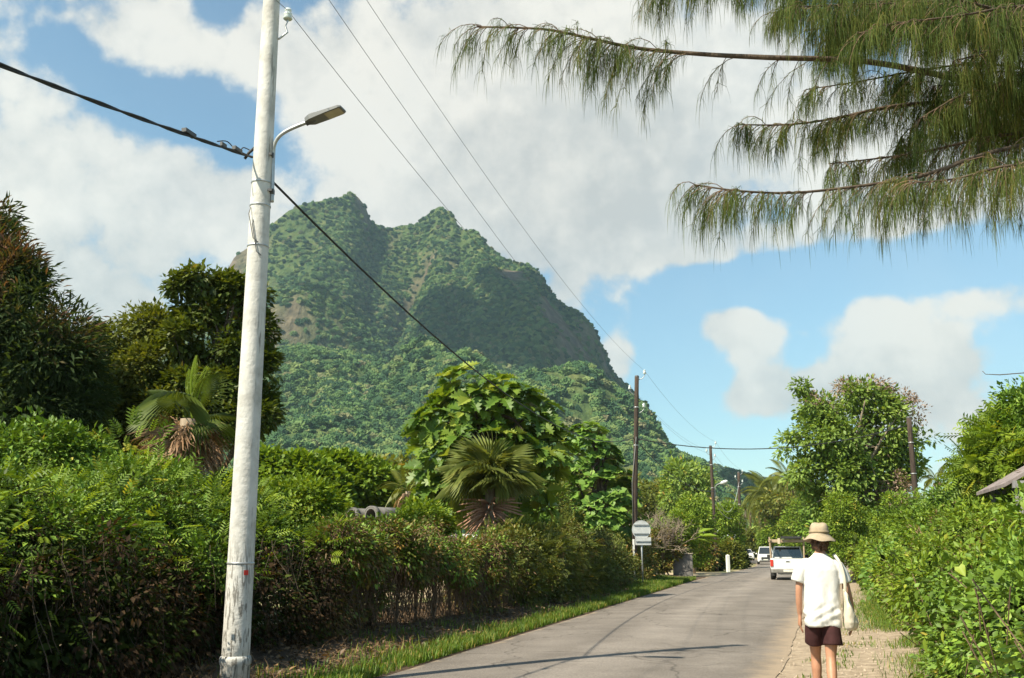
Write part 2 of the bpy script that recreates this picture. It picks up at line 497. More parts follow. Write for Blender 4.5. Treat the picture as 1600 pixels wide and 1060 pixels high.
# asphalt: worn pale wheel tracks, fine aggregate, cracks
m, n, b = _base('asphalt')
tcn = n.nodes.new('ShaderNodeTexCoord')
def nz(scale, det=6, src=tcn.outputs['Object'], r=.6):
    t = n.nodes.new('ShaderNodeTexNoise'); t.inputs['Scale'].default_value = scale; t.inputs['Detail'].default_value = det
    t.inputs['Roughness'].default_value = r; n.links.new(src, t.inputs['Vector']); return t.outputs['Fac']
def nm(op, a, b_):
    q = n.nodes.new('ShaderNodeMath'); q.operation = op
    for i, v in enumerate((a, b_)):
        if isinstance(v, (int, float)): q.inputs[i].default_value = v
        else: n.links.new(v, q.inputs[i])
    return q.outputs[0]
va = n.nodes.new('ShaderNodeAttribute'); va.attribute_name = 'v'
trk = ramp(n, [(0, (.30,) * 3), (.06, (.42,) * 3), (.2, (.50,) * 3), (.33, (.42,) * 3), (.47, (.66,) * 3), (.54, (.60,) * 3), (.66, (.44,) * 3), (.8, (.52,) * 3), (.93, (.40,) * 3), (1, (.30,) * 3)])
n.links.new(nm('ADD', va.outputs['Fac'], nm('MULTIPLY', nm('SUBTRACT', nz(.35, 4), .5), .16)), trk.inputs[0])
sumv = nm('ADD', nm('MULTIPLY', trk.outputs[0], .54), nm('MULTIPLY', nz(.8, 7), .42))
sumv = nm('ADD', sumv, nm('MULTIPLY', nm('SUBTRACT', nz(38, 4, r=.75), .5), .75))
cr = ramp(n, [(.30, (.105, .090, .076)), (.48, (.180, .156, .134)), (.62, (.252, .220, .190)), (.80, (.36, .315, .27))])
n.links.new(sumv, cr.inputs[0])
vor = n.nodes.new('ShaderNodeTexVoronoi'); vor.feature = 'DISTANCE_TO_EDGE'; vor.inputs['Scale'].default_value = .42
wv = n.nodes.new('ShaderNodeVectorMath'); wv.operation = 'ADD'
wn = n.nodes.new('ShaderNodeTexNoise'); wn.inputs['Scale'].default_value = 1.1; wn.inputs['Detail'].default_value = 6
n.links.new(tcn.outputs['Object'], wn.inputs['Vector']); n.links.new(tcn.outputs['Object'], wv.inputs[0]); n.links.new(wn.outputs['Color'], wv.inputs[1])
n.links.new(wv.outputs[0], vor.inputs['Vector'])
crk = ramp(n, [(0, (.42,) * 3), (.008, (.75,) * 3), (.016, (1,) * 3)]); n.links.new(vor.outputs['Distance'], crk.inputs[0])
mm = n.nodes.new('ShaderNodeMix'); mm.data_type = 'RGBA'; mm.blend_type = 'MULTIPLY'
n.links.new(ramp(n, [(.36, (0,) * 3), (.52, (.85,) * 3)]).outputs[0], mm.inputs['Factor'])
n.links.new(nz(.22, 3), [x for x in n.nodes if x.type == 'VALTORGB'][-1].inputs[0])
n.links.new(cr.outputs[0], mm.inputs['A']); n.links.new(crk.outputs[0], mm.inputs['B'])
dust = ramp(n, [(0, (1,) * 3), (.035, (0,) * 3), (.90, (0,) * 3), (.985, (1,) * 3)])          # dust and grit creep in from both edges
n.links.new(nm('ADD', va.outputs['Fac'], nm('MULTIPLY', nm('SUBTRACT', nz(2.6, 7), .5), .16)), dust.inputs[0])
dm_ = n.nodes.new('ShaderNodeMix'); dm_.data_type = 'RGBA'; n.links.new(nm('MULTIPLY', dust.outputs[0], .8), dm_.inputs['Factor'])
n.links.new(mm.outputs['Result'], dm_.inputs['A']); dm_.inputs['B'].default_value = (.34, .26, .18, 1)
n.links.new(dm_.outputs['Result'], b.inputs['Base Color'])
b.inputs['Roughness'].default_value = .88; b.inputs['Specular IOR Level'].default_value = .25
bp = n.nodes.new('ShaderNodeBump'); bp.inputs['Strength'].default_value = .8; bp.inputs['Distance'].default_value = .02
n.links.new(nz(60, 5), bp.inputs['Height']); n.links.new(bp.outputs[0], b.inputs['Normal'])
M_ASPHALT = m

ys = np.concatenate([np.arange(-25, 60, .35), np.arange(60, 230, 1.5)])
def road_x(y):
    jl = .16 * (float(vnoise(np.array([y * .9, 1.3, 0]), 3)) - .5) + .10 * (float(vnoise(np.array([y * 3.1, 1.3, 0]), 4)) - .5)
    jr = .22 * (float(vnoise(np.array([y * .7, 7.3, 0]), 3)) - .5) + .06 * (float(vnoise(np.array([y * 2.3, 9.3, 0]), 4)) - .5)
    return np.linspace(road_l(y) + jl, road_r(y) + jr, 21)
def road_z(y, xs):
    u = np.linspace(-1, 1, len(xs)); return .062 - .045 * u * u          # slightly cambered
o = link('road', strip_mesh('road', ys, road_x, road_z, M_ASPHALT, np.linspace(0, 1, 21))); o['kind'] = 'structure'

# right shoulder: bare trodden earth
M_DIRT = mat_noise('trodden_earth', [(.25, (.16, .118, .078)), (.45, (.265, .205, .142)), (.62, (.35, .275, .195)), (.8, (.42, .34, .25))], 6, 10, .95, .7, 22, dist=.03)
ys2 = np.concatenate([np.arange(-20, 60, .5), np.arange(60, 150, 2)])
def sh_x(y): return road_r(y) + np.array([-.5, -.1, .3, .8, 1.4, 2.0, 2.6, 3.6, 5.0])
def sh_z(y, xs):
    base = np.array([-.02, .004, .012, .02, .028, .045, .09, .14, .10])
    return base + .008 * (vnoise(p3(xs * 1.1, y * .8), 8) - .5) * np.array([0, .25, .6, 1, 1, 1, 1, 1, 1])
o = link('dirt_path', strip_mesh('dirt_path', ys2, sh_x, sh_z, M_DIRT)); o['kind'] = 'structure'

# left verge: thin grass lip then litter bank climbing to the hedge
M_LITTER = mat_noise('leaf_litter_soil', [(.25, (.032, .021, .013)), (.5, (.075, .048, .028)), (.7, (.15, .10, .06)), (.85, (.07, .08, .024))], 2.2, 9, .95, .8, 24, dist=.03)
def vb_x(y): return road_l(y) - np.array([5.5, 4.2, 3.2, 2.5, 1.9, 1.4, .9, .5, .2, -.05, -.4])
def vb_z(y, xs):
    k = np.clip((y - 50) / 10, 0, 1)
    base = np.array([.05, .25, .30, .28, .22, .15, .09, .05, .03, .024, -.01]) * (1 - k * .6)
    return base + .09 * (fbm(p3(xs * 1.3, y * 1.3), 3, 21) - .5) * np.array([1, 1, 1, 1, 1, 1, .8, .5, .3, 0, 0])
o = link('roadside_bank', strip_mesh('roadside_bank', np.arange(-20, 60, .4), vb_x, vb_z, M_LITTER)); o['kind'] = 'structure'
def bank_z(x, y):
    o_ = road_l(y) - x
    return np.interp(o_, [-.4, -.05, .2, .5, .9, 1.4, 1.9, 2.5, 3.2, 4.2, 5.5], [0, .02, .03, .05, .09, .15, .22, .28, .30, .25, .05]) * (1 - np.clip((y - 50) / 10, 0, 1) * .6)

# dirt track joining from the left beyond the second pole
M_TRACK = mat_noise('track_dirt', [(.3, (.30, .23, .15)), (.6, (.42, .33, .22)), (.8, (.24, .22, .10))], .9, 8, .95, .5, 18, dist=.02)
def dr_x(y): return road_l(y) - np.linspace(12, -.3, 9)
o = link('dirt_track', strip_mesh('dirt_track', np.arange(50, 70, .7), dr_x, lambda y, xs: np.full(len(xs), .012) + .006 * np.sin(xs), M_TRACK)); o['kind'] = 'structure'

# ================================================================== mountain
SIL = [(-700, 800), (-400, 770), (-200, 720), (0, 650), (150, 570), (250, 505), (320, 448), (355, 421), (366, 402), (388, 386), (425, 350), (450, 330), (475, 319), (500, 315), (525, 311), (540, 304),
       (548, 302), (560, 310), (572, 326), (580, 346), (595, 352), (612, 356), (640, 354), (655, 348), (668, 336), (680, 326), (688, 322), (698, 328), (710, 340), (718, 356),
       (735, 361), (750, 366), (765, 384), (785, 403), (805, 408), (822, 412), (838, 424), (850, 438), (860, 455), (875, 470), (885, 479), (900, 482), (915, 494), (925, 506), (938, 535),
       (948, 560), (955, 578), (975, 598), (1000, 625), (1012, 645), (1022, 664), (1035, 690), (1050, 704), (1080, 716), (1130, 731), (1190, 747), (1240, 760), (1330, 772), (1500, 790), (1800, 812), (2300, 830)]
sa = np.array([azel(*p)[0] for p in SIL]); st = np.array([math.tan(azel(*p)[1]) for p in SIL])
# radial distance of the crest in each direction
DA = [azel(x, 500)[0] for x in (-700, 150, 400, 548, 610, 688, 780, 900, 960, 1040, 1190, 1500, 2300)]
DR = [1300, 1500, 1560, 1600, 1720, 1620, 1560, 1440, 1420, 1750, 2150, 2300, 2400]
NA, NRr = 620, 250
A = np.linspace(-.66, .66, NA)
tcol = np.interp(A, sa, st)
Rc = np.interp(A, DA, DR)
k5 = np.array([1, 4, 6, 4, 1.]) / 16
for _ in range(60): Rc = np.convolve(np.pad(Rc, 2, 'edge'), k5, 'valid')
H = Rc * tcol + CAM_H
T_ = np.concatenate([np.linspace(0, 1, 200), 1 + np.linspace(.006, .9, 50) ** 1.3])
AA, TT = np.meshgrid(A, T_, indexing='ij')
R0 = 300.0
RRr = R0 + (Rc[:, None] - R0) * TT
X = RRr * np.sin(AA); Y = RRr * np.cos(AA)
def bump_line(px_pts, r_c, width, skirt=2.2):
    """a spur whose crest is seen along px_pts, at distance r_c"""
    a = np.array([azel(*p)[0] for p in px_pts]); t = np.array([math.tan(azel(*p)[1]) for p in px_pts])
    h = np.interp(AA, a, t, left=0, right=0) * r_c
    d = (RRr - r_c) / width
    d = np.where(d < 0, d, d / skirt)
    return h * np.exp(-d * d)
tt = np.clip(TT, 0, 1)
g = .30 * tt + .22 * tt ** 2 + .48 * tt ** 5.5
Z = H[:, None] * g
q = p3(X / 420, Y / 420)
warp = (fbm(p3(X / 260, Y / 260, 3.0), 3, 41) - .5) * .8
gul = np.abs(fbm(p3(X / 330 + warp, Y / 700 + warp, 1.0), 4, 31) - .5) * 2          # ravines running down-slope
gul2 = np.abs(fbm(p3(X / 120 + warp, Y / 300, 5.0), 3, 37) - .5) * 2
win = np.clip(tt * 3.5, 0, 1) * np.clip((1 - tt) * 7, 0, 1)
Z = Z + win * ((gul - .22) * 190 + (gul2 - .2) * 120 + (fbm(p3(X / 60, Y / 60, 9.0), 3, 53) - .5) * 22)
hb = [bump_line([(180, 800), (330, 590), (420, 556), (470, 546), (540, 556), (600, 580), (700, 622), (800, 690), (900, 800)], 860, 230),
      bump_line([(250, 700), (340, 520), (400, 475), (440, 452), (470, 441), (500, 446), (540, 480), (600, 530), (680, 600)], 1190, 110, 1.5)]
for h in hb:
    h = h + np.where(h > 5, (fbm(p3(X / 50, Y / 50, 2.0), 3, 61) - .5) * 16, 0)
    k = 14.0
    mxv = np.maximum(Z, h)
    Z = np.where(tt < .985, mxv + k * np.log1p(np.exp(-np.abs(Z - h) / k)) * (h > 8), Z)
# nothing in front of the crest may rise above the seen skyline
cap = (tcol[:, None] * RRr + CAM_H) - 2.0
Z = np.where(tt < .995, np.minimum(Z, cap), Z)
back = np.clip(TT - 1, 0, None)
Z = np.where(TT > 1, H[:, None] * np.clip(1 - back / .9, 0, 1) ** 1.6 + (fbm(p3(X / 90, Y / 90, 4.), 3, 71) - .5) * 30 * np.clip(back * 4, 0, 1), Z)
Z = Z + np.where((TT > .93) & (TT <= 1.02), (fbm(p3(X / 22, Y / 22, 6.), 3, 77) - .5) * 9, 0)
Z = Z - np.where(tt <= 0.001, 6, 0)
V = np.stack([X, Y, Z], -1).reshape(-1, 3)
nc = len(T_)
ii = (np.arange(NA - 1)[:, None] * nc + np.arange(nc - 1)[None])
Fm = np.stack([ii, ii + nc, ii + nc + 1, ii + 1], -1).reshape(-1, 4)
# slope and rock mask
gx = np.gradient(Z, axis=1) / np.maximum(np.gradient(RRr, axis=1), .5)
ga = np.gradient(Z, axis=0) / np.maximum(RRr * (A[1] - A[0]), .5)
slope = np.sqrt(gx ** 2 + ga ** 2)
rn = fbm(p3(X / 70, Y / 70, 8.0), 4, 83)
rock = np.clip((slope - 1.65) * .6 + (rn - .52) * 4.5 + np.clip((tt - .84) * 2.0, 0, .25), 0, 1) * np.clip((tt - .45) * 4, 0, 1)
M_MTN, n, b = _base('mountain_slope')
va = n.nodes.new('ShaderNodeAttribute'); va.attribute_name = 'v'
tcn = n.nodes.new('ShaderNodeTexCoord')
n1 = n.nodes.new('ShaderNodeTexNoise'); n1.inputs['Scale'].default_value = .05; n1.inputs['Detail'].default_value = 9; n1.inputs['Roughness'].default_value = .65
n.links.new(tcn.outputs['Object'], n1.inputs['Vector'])
green = ramp(n, [(.3, (.030, .056, .022)), (.5, (.064, .096, .030)), (.66, (.105, .120, .042)), (.8, (.16, .14, .07))])
rockc = ramp(n, [(.3, (.05, .04, .03)), (.5, (.11, .085, .06)), (.7, (.20, .155, .105))])
n.links.new(n1.outputs['Fac'], green.inputs[0]); n.links.new(n1.outputs['Fac'], rockc.inputs[0])
mm = n.nodes.new('ShaderNodeMix'); mm.data_type = 'RGBA'
n.links.new(va.outputs['Fac'], mm.inputs['Factor']); n.links.new(green.outputs[0], mm.inputs['A']); n.links.new(rockc.outputs[0], mm.inputs['B'])
n.links.new(mm.outputs['Result'], b.inputs['Base Color']); b.inputs['Roughness'].default_value = .95; b.inputs['Specular IOR Level'].default_value = .1
bp = n.nodes.new('ShaderNodeBump'); bp.inputs['Strength'].default_value = 1.0; bp.inputs['Distance'].default_value = 9
n2 = n.nodes.new('ShaderNodeTexNoise'); n2.inputs['Scale'].default_value = .09; n2.inputs['Detail'].default_value = 8
mp = n.nodes.new('ShaderNodeMapping'); mp.inputs['Scale'].default_value = (1, 1, .45); n.links.new(tcn.outputs['Object'], mp.inputs[0]); n.links.new(mp.outputs[0], n2.inputs['Vector'])
n.links.new(n2.outputs['Fac'], bp.inputs['Height']); n.links.new(bp.outputs[0], b.inputs['Normal'])
mtn = link('mountain', np_mesh('mountain', V, Fm, M_MTN, rock.reshape(-1), True)); mtn['kind'] = 'structure'

# forest canopy on the slopes: thousands of tree crowns that read as one mass
dens = (1 - np.clip(rock * 1.2, 0, 1)) * (TT < 1.03) * np.clip((1.0 - (tt - .88) * 4.0), .35, 1)
dens = dens * np.clip((fbm(p3(X / 45, Y / 45, 12.), 3, 91) - .25) * 5, .4, 1)
inview = (np.abs(AA) < .56)
dens = dens * inview
me = np_mesh('forest', V, Fm, None, dens.reshape(-1))
M_FOREST, n, b = _base('forest_canopy')
oi = n.nodes.new('ShaderNodeObjectInfo')
fr = ramp(n, [(0, (.020, .052, .026)), (.35, (.048, .102, .037)), (.7, (.092, .156, .049)), (.92, (.15, .195, .062)), (1, (.16, .15, .08))])
n.links.new(oi.outputs['Random'], fr.inputs[0]); n.links.new(fr.outputs[0], b.inputs['Base Color'])
b.inputs['Roughness'].default_value = .8; b.inputs['Specular IOR Level'].default_value = .15
me.materials.append(M_FOREST)
forest = link('forest', me); forest['kind'] = 'stuff'
tag(forest, 'dense green forest canopy covering the mountain slopes', 'forest')
ng = bpy.data.node_groups.new('forest_scatter', 'GeometryNodeTree')
ng.interface.new_socket('Geometry', in_out='INPUT', socket_type='NodeSocketGeometry')
ng.interface.new_socket('Geometry', in_out='OUTPUT', socket_type='NodeSocketGeometry')
g_in = ng.nodes.new('NodeGroupInput'); g_out = ng.nodes.new('NodeGroupOutput')
dp = ng.nodes.new('GeometryNodeDistributePointsOnFaces'); dp.distribute_method = 'RANDOM'
na = ng.nodes.new('GeometryNodeInputNamedAttribute'); na.data_type = 'FLOAT'; na.inputs['Name'].default_value = 'v'
mu = ng.nodes.new('ShaderNodeMath'); mu.operation = 'MULTIPLY'; mu.inputs[1].default_value = 1 / 26.0
ng.links.new(na.outputs['Attribute'], mu.inputs[0])
ng.links.new(g_in.outputs[0], dp.inputs['Mesh']); ng.links.new(mu.outputs[0], dp.inputs['Density'])
ico = ng.nodes.new('GeometryNodeMeshIcoSphere'); ico.inputs['Radius'].default_value = 1.0; ico.inputs['Subdivisions'].default_value = 4
spn = ng.nodes.new('GeometryNodeSetPosition')
tx = ng.nodes.new('ShaderNodeTexNoise'); tx.inputs['Scale'].default_value = 2.6; tx.inputs['Detail'].default_value = 4; tx.inputs['Roughness'].default_value = .75
nrm_ = ng.nodes.new('GeometryNodeInputNormal')
sub = ng.nodes.new('ShaderNodeMath'); sub.operation = 'MULTIPLY_ADD'; sub.inputs[1].default_value = 2.2; sub.inputs[2].default_value = -1.15
ng.links.new(tx.outputs[0], sub.inputs[0])
vs_ = ng.nodes.new('ShaderNodeVectorMath'); vs_.operation = 'SCALE'
ng.links.new(nrm_.outputs[0], vs_.inputs[0]); ng.links.new(sub.outputs[0], vs_.inputs['Scale'])
ng.links.new(ico.outputs['Mesh'], spn.inputs['Geometry']); ng.links.new(vs_.outputs[0], spn.inputs['Offset'])
smt = ng.nodes.new('GeometryNodeSetMaterial'); smt.inputs['Material'].default_value = M_FOREST
ng.links.new(spn.outputs[0], smt.inputs['Geometry'])
ip = ng.nodes.new('GeometryNodeInstanceOnPoints')
ng.links.new(dp.outputs['Points'], ip.inputs['Points']); ng.links.new(smt.outputs[0], ip.inputs['Instance'])
rv = ng.nodes.new('FunctionNodeRandomValue'); rv.data_type = 'FLOAT_VECTOR'
rv.inputs[0].default_value = (1.5, 1.5, 1.3); rv.inputs[1].default_value = (5.6, 5.6, 4.4)
rr_ = ng.nodes.new('FunctionNodeRandomValue'); rr_.data_type = 'FLOAT_VECTOR'
rr_.inputs[0].default_value = (-.3, -.3, 0); rr_.inputs[1].default_value = (.3, .3, 6.28); rr_.inputs['Seed'].default_value = 4
ng.links.new(rv.outputs[0], ip.inputs['Scale']); ng.links.new(rr_.outputs[0], ip.inputs['Rotation'])
ng.links.new(ip.outputs[0], g_out.inputs[0])
md = forest.modifiers.new('scatter', 'NODES'); md.node_group = ng

# cumulus out of view, added so that their shadows lie on the mountain
M_CLOUD = mat_plain('cloud_white', (.88, .88, .88), 1.0, spec=0.0, var=.03, scale=.01)
def cloud(px, py, r_m, alt, sx_, sy_, label, seed):
    tgt = at(px, py, r_m); t = (alt - tgt.z) / SUN.z; c = tgt + SUN * t
    rs = np.random.RandomState(seed); bm = bmesh.new()
    for k in range(26):
        a = rs.rand() * 6.28; q = rs.rand() ** .6; rad = 34 + 52 * (1 - q) * (.6 + .4 * rs.rand())
        mt_ = Matrix.Translation((math.cos(a) * q * sx_, math.sin(a) * q * sy_, rad * .45)) @ Matrix.Diagonal((rad * 1.3, rad * 1.3, rad * .8, 1))
        bmesh.ops.create_icosphere(bm, subdivisions=3, radius=1, matrix=mt_)
    me = bpy.data.meshes.new('cloud')
    for v in bm.verts:
        p_ = v.co; v.co = p_ + p_.normalized() * (mnoise.fractal(p_ / 45, .8, 2.1, 4) * 16)
    bm.to_mesh(me); bm.free(); me.materials.append(M_CLOUD)
    me.polygons.foreach_set('use_smooth', [True] * len(me.polygons))
    o = link('cloud', me); o.location = c; tag(o, label, 'cloud', 'out-of-view clouds shading the slopes')
cloud(905, 520, 1330, 1180, 300, 210, 'out-of-view cumulus shading the right flank of the mountain', 3)
cloud(900, 660, 1000, 1150, 270, 170, 'small out-of-view cumulus shading the lower right slopes', 8)
cloud(560, 505, 1240, 1150, 300, 60, 'long out-of-view cumulus shading the left spur of the mountain', 5)

# ================================================================== poles, lamps, wires
M_CONC, n, b = _base('painted_concrete_pole')
tcn = n.nodes.new('ShaderNodeTexCoord')
def tex(scale, det, stretch=(1, 1, 1), rot=(0, 0, 0), r=.6):
    mp = n.nodes.new('ShaderNodeMapping'); mp.inputs['Scale'].default_value = stretch; mp.inputs['Rotation'].default_value = rot
    n.links.new(tcn.outputs['Object'], mp.inputs[0])
    t = n.nodes.new('ShaderNodeTexNoise'); t.inputs['Scale'].default_value = scale; t.inputs['Detail'].default_value = det; t.inputs['Roughness'].default_value = r
    n.links.new(mp.outputs[0], t.inputs['Vector']); return t.outputs['Fac']
basec = ramp(n, [(.3, (.38, .365, .335)), (.5, (.53, .515, .48)), (.75, (.62, .605, .57))]); n.links.new(tex(4, 8), basec.inputs[0])
sx = n.nodes.new('ShaderNodeSeparateXYZ'); n.links.new(tcn.outputs['Object'], sx.inputs[0])
# peeled, scratched paint: dense diagonal strokes near the foot, thin ones higher up on one side
st1 = ramp(n, [(.525, (0,) * 3), (.56, (1,) * 3)]); n.links.new(tex(11, 4, (2.8, 2.8, .34), (0.0, .34, 0), .7), st1.inputs[0])
zm = ramp(n, [(.06, (1,) * 3), (.13, (.85,) * 3), (.185, (0,) * 3)]); 
zz = n.nodes.new('ShaderNodeMath'); zz.operation = 'DIVIDE'; zz.inputs[1].default_value = 10.0; n.links.new(sx.outputs[2], zz.inputs[0]); n.links.new(zz.outputs[0], zm.inputs[0])
st2 = ramp(n, [(.60, (0,) * 3), (.66, (.85,) * 3)]); n.links.new(tex(7, 4, (2.4, 2.4, .22)), st2.inputs[0])
sidem = ramp(n, [(.54, (0,) * 3), (.60, (1,) * 3)])
xx = n.nodes.new('ShaderNodeMath'); xx.operation = 'MULTIPLY_ADD'; xx.inputs[1].default_value = 1.2; xx.inputs[2].default_value = .5; n.links.new(sx.outputs[0], xx.inputs[0]); n.links.new(xx.outputs[0], sidem.inputs[0])
def mul(a, b_):
    q = n.nodes.new('ShaderNodeMath'); q.operation = 'MULTIPLY'; n.links.new(a, q.inputs[0]); n.links.new(b_, q.inputs[1]); return q.outputs[0]
mxm = n.nodes.new('ShaderNodeMath'); mxm.operation = 'MAXIMUM'; n.links.new(mul(st1.outputs[0], zm.outputs[0]), mxm.inputs[0]); n.links.new(mul(st2.outputs[0], sidem.outputs[0]), mxm.inputs[1])
mm = n.nodes.new('ShaderNodeMix'); mm.data_type = 'RGBA'; n.links.new(mxm.outputs[0], mm.inputs['Factor']); n.links.new(basec.outputs[0], mm.inputs['A'])
mm.inputs['B'].default_value = (.17, .16, .14, 1)
n.links.new(mm.outputs['Result'], b.inputs['Base Color']); b.inputs['Roughness'].default_value = .8
bp = n.nodes.new('ShaderNodeBump'); bp.inputs['Strength'].default_value = .6; bp.inputs['Distance'].default_value = .015
n.links.new(tex(22, 6), bp.inputs['Height']); n.links.new(bp.outputs[0], b.inputs['Normal'])

M_GALV = mat_plain('galvanised_steel', (.42, .43, .43), .42, .6, var=.2)
M_DARKMETAL = mat_plain('dark_metal', (.09, .09, .09), .55, .3)
M_LENS = mat_plain('lamp_lens', (.45, .40, .30), .25)
M_LAMPGREY = mat_plain('lamp_housing_grey', (.16, .165, .165), .5)
M_GLASSINS = mat_plain('porcelain_insulator', (.62, .68, .66), .12, spec=.7)
M_WIRE = mat_plain('black_cable', (.018, .018, .018), .6)
M_WIREGREY = mat_plain('weathered_wire', (.13, .13, .125), .6)
M_RED = mat_plain('red_tape', (.55, .03, .02), .5)
M_WOODPOLE = mat_noise('creosoted_wood', [(.3, (.030, .021, .016)), (.55, (.065, .046, .035)), (.75, (.11, .082, .064))], 8, 8, .9, .5, 20, stretch=(3, 3, .25))
M_WHITEP = mat_plain('white_paint', (.72, .71, .66), .6, var=.1)
M_SIGNBACK = mat_noise('sign_back_aluminium', [(.3, (.46, .47, .46)), (.7, (.62, .63, .61))], 5, 5, .5, metallic=.25)

P1 = at(366, 1066, 11.7); P1.z = 0
P2 = gnd(990, 915); P3 = gnd(1120, 893); P4 = gnd(1158, 887)
P5 = at(1438, 858, 45); P5.z = 0
P0 = Vector((P1.x - 8.35, P1.y - 28.7, 0))

# --- white concrete pole
H1 = 10.3
pole = empty('concrete_pole', P1, 0, 'tall white concrete utility pole with scratched foot beside the hedge', 'utility pole')
def rp(z): return .158 - .0062 * z
mb = MB(); mb.tube([(0, 0, z) for z in np.linspace(.15, H1, 26)], [rp(z) for z in np.linspace(.15, H1, 26)], 28); mb.build('shaft', M_CONC, pole, True)
mb = MB(); mb.lathe([(.0, -.3), (.160, -.3), (.165, .30), (.178, .32), (.178, .37), (.168, .40), (.15, .41)], 28); mb.build('base_collar', M_CONC, pole, True)
for z in (1.42, 5.20, 5.72, 6.02):
    mb = MB(); mb.lathe([(rp(z) + .002, z - .012), (rp(z) + .007, z - .008), (rp(z) + .007, z + .008), (rp(z) + .002, z + .012)], 28); mb.build('strap_band', M_GALV, pole, True)
mb = MB(); a0 = -1.05
for z0, h_ in ((1.29, .055),):
    vs = [];
    for k in range(5):
        a = a0 + k * .09; r = rp(z0) + .003
        vs += [(r * math.cos(a), r * math.sin(a), z0), (r * math.cos(a), r * math.sin(a), z0 + h_)]
    mb.add(vs, [(2 * k, 2 * k + 2, 2 * k + 3, 2 * k + 1) for k in range(4)])
mb.build('red_marker_tape', M_RED, pole, fix=False)
# cable loop held against the shaft
mb = MB()
for s, z1, z2 in ((0, 5.22, 5.68), (.05, 5.05, 5.55)):
    mb.tube([(-.09 + s, -rp(z1) + .03, z2), (-.10 + s, -rp(z1) - .012, z2 - .1), (-.07 + s, -rp(z1) - .014, (z1 + z2) / 2), (-.03 + s, -rp(z1) - .014, z1 + .05), (.03 + s, -rp(z1) - .012, z1)], .006, 5)
mb.build('cable_loop', M_WIREGREY, pole, True)
def insulator(parent, p, s=1.0):
    """porcelain bell: skirt, groove and cap"""
    pr = [(0, -.06), (.05, -.06), (.062, -.05), (.045, -.01), (.052, .0), (.055, .02), (.034, .035), (.034, .05), (.045, .06), (.04, .085), (.0, .09)]
    mb = MB(); mb.lathe([(r * s, z * s) for r, z in pr], 14, c=p); return mb.build('insulator', M_GLASSINS, parent, True)
INS1 = []
for px, py in ((450, 24), (456, -78), (445, -188)):
    q = at(px, py, 11.7) - P1
    INS1.append(q + P1 + Vector((0, 0, .06)))
    r = rp(q.z)
    mb = MB(); mb.tube([(r * .7, 0, q.z - .34), (r + .02, 0, q.z - .33), (r + .12, 0, q.z - .24), (q.x - .03, 0, q.z - .15), (q.x, 0, q.z - .08), (q.x, 0, q.z)], .014, 8)
    br = mb.build('insulator_bracket', M_GALV, pole, True)
    insulator(br, q)

# --- street lamp clamped to the white pole
def P(px, py, dy=0.0):
    v = at(px, py, 11.7 + dy); return v
def smooth_path(pts, k=6):
    pts = [Vector(p) for p in pts]; out = []
    for i in range(len(pts) - 1):
        p0 = pts[max(i - 1, 0)]; p1 = pts[i]; p2 = pts[i + 1]; p3_ = pts[min(i + 2, len(pts) - 1)]
        for j in range(k):
            t = j / k
            out.append(.5 * ((2 * p1) + (p2 - p0) * t + (2 * p0 - 5 * p1 + 4 * p2 - p3_) * t * t + (3 * p1 - p0 - 3 * p2 + p3_) * t ** 3))
    out.append(pts[-1]); return out
lampb = P(425, 318)
lamp = empty('street_lamp', lampb, 0, 'grey flat street lamp on curved arm clamped to the white concrete pole', 'street lamp')
pth = smooth_path([P(425, 316), P(426, 280), P(427, 245), P(429, 226, -.03), P(438, 212, -.06), P(456, 201, -.1), P(486, 189, -.16)])
mb = MB(); mb.tube([p - lampb for p in pth], .024, 10); mb.build('arm', M_GALV, lamp, True)
for py in (244, 300):
    q = P(421, py) - lampb
    mb = MB(); mb.box(q, (.12, .07, .07), bev=.008).box(q + Vector((.02, -.05, 0)), (.05, .06, .03)); mb.build('clamp', M_DARKMETAL, lamp)
h0, h1 = P(484, 189, -.16) - lampb, P(536, 170, -.28) - lampb
dvec = (h1 - h0).normalized(); rgt = dvec.cross(Vector((0, 0, 1))).normalized(); upv = rgt.cross(dvec)
Mh = Matrix((dvec, rgt, upv)).transposed().to_4x4(); Ln = (h1 - h0).length
def xf(pts): return [h0 + Mh.to_3x3() @ Vector(p) for p in pts]
mb = MB()
sec = lambda x, wd, lo, hi: xf([(x, -wd, lo), (x, wd, lo), (x, wd, hi * .6), (x, wd * .7, hi), (x, -wd * .7, hi), (x, -wd, hi * .6)])
mb.loft([sec(-.04, .055, -.02, .045), sec(.03, .09, -.025, .06), sec(Ln * .5, .10, -.02, .04), sec(Ln * .92, .10, -.015, .025), sec(Ln, .085, -.008, .015)])
hd = mb.build('lamp_head', M_LAMPGREY, lamp)
mb = MB(); mb.add(xf([(Ln * .50, -.085, -.026), (Ln * .95, -.085, -.019), (Ln * .95, .085, -.019), (Ln * .50, .085, -.026)]), [(0, 1, 2, 3)]); mb.build('lens', M_LENS, hd)
mb = MB(); mb.tube([P(478, 193, -.15) - lampb, P(492, 186, -.17) - lampb], .036, 10); mb.build('socket', M_DARKMETAL, lamp, True)

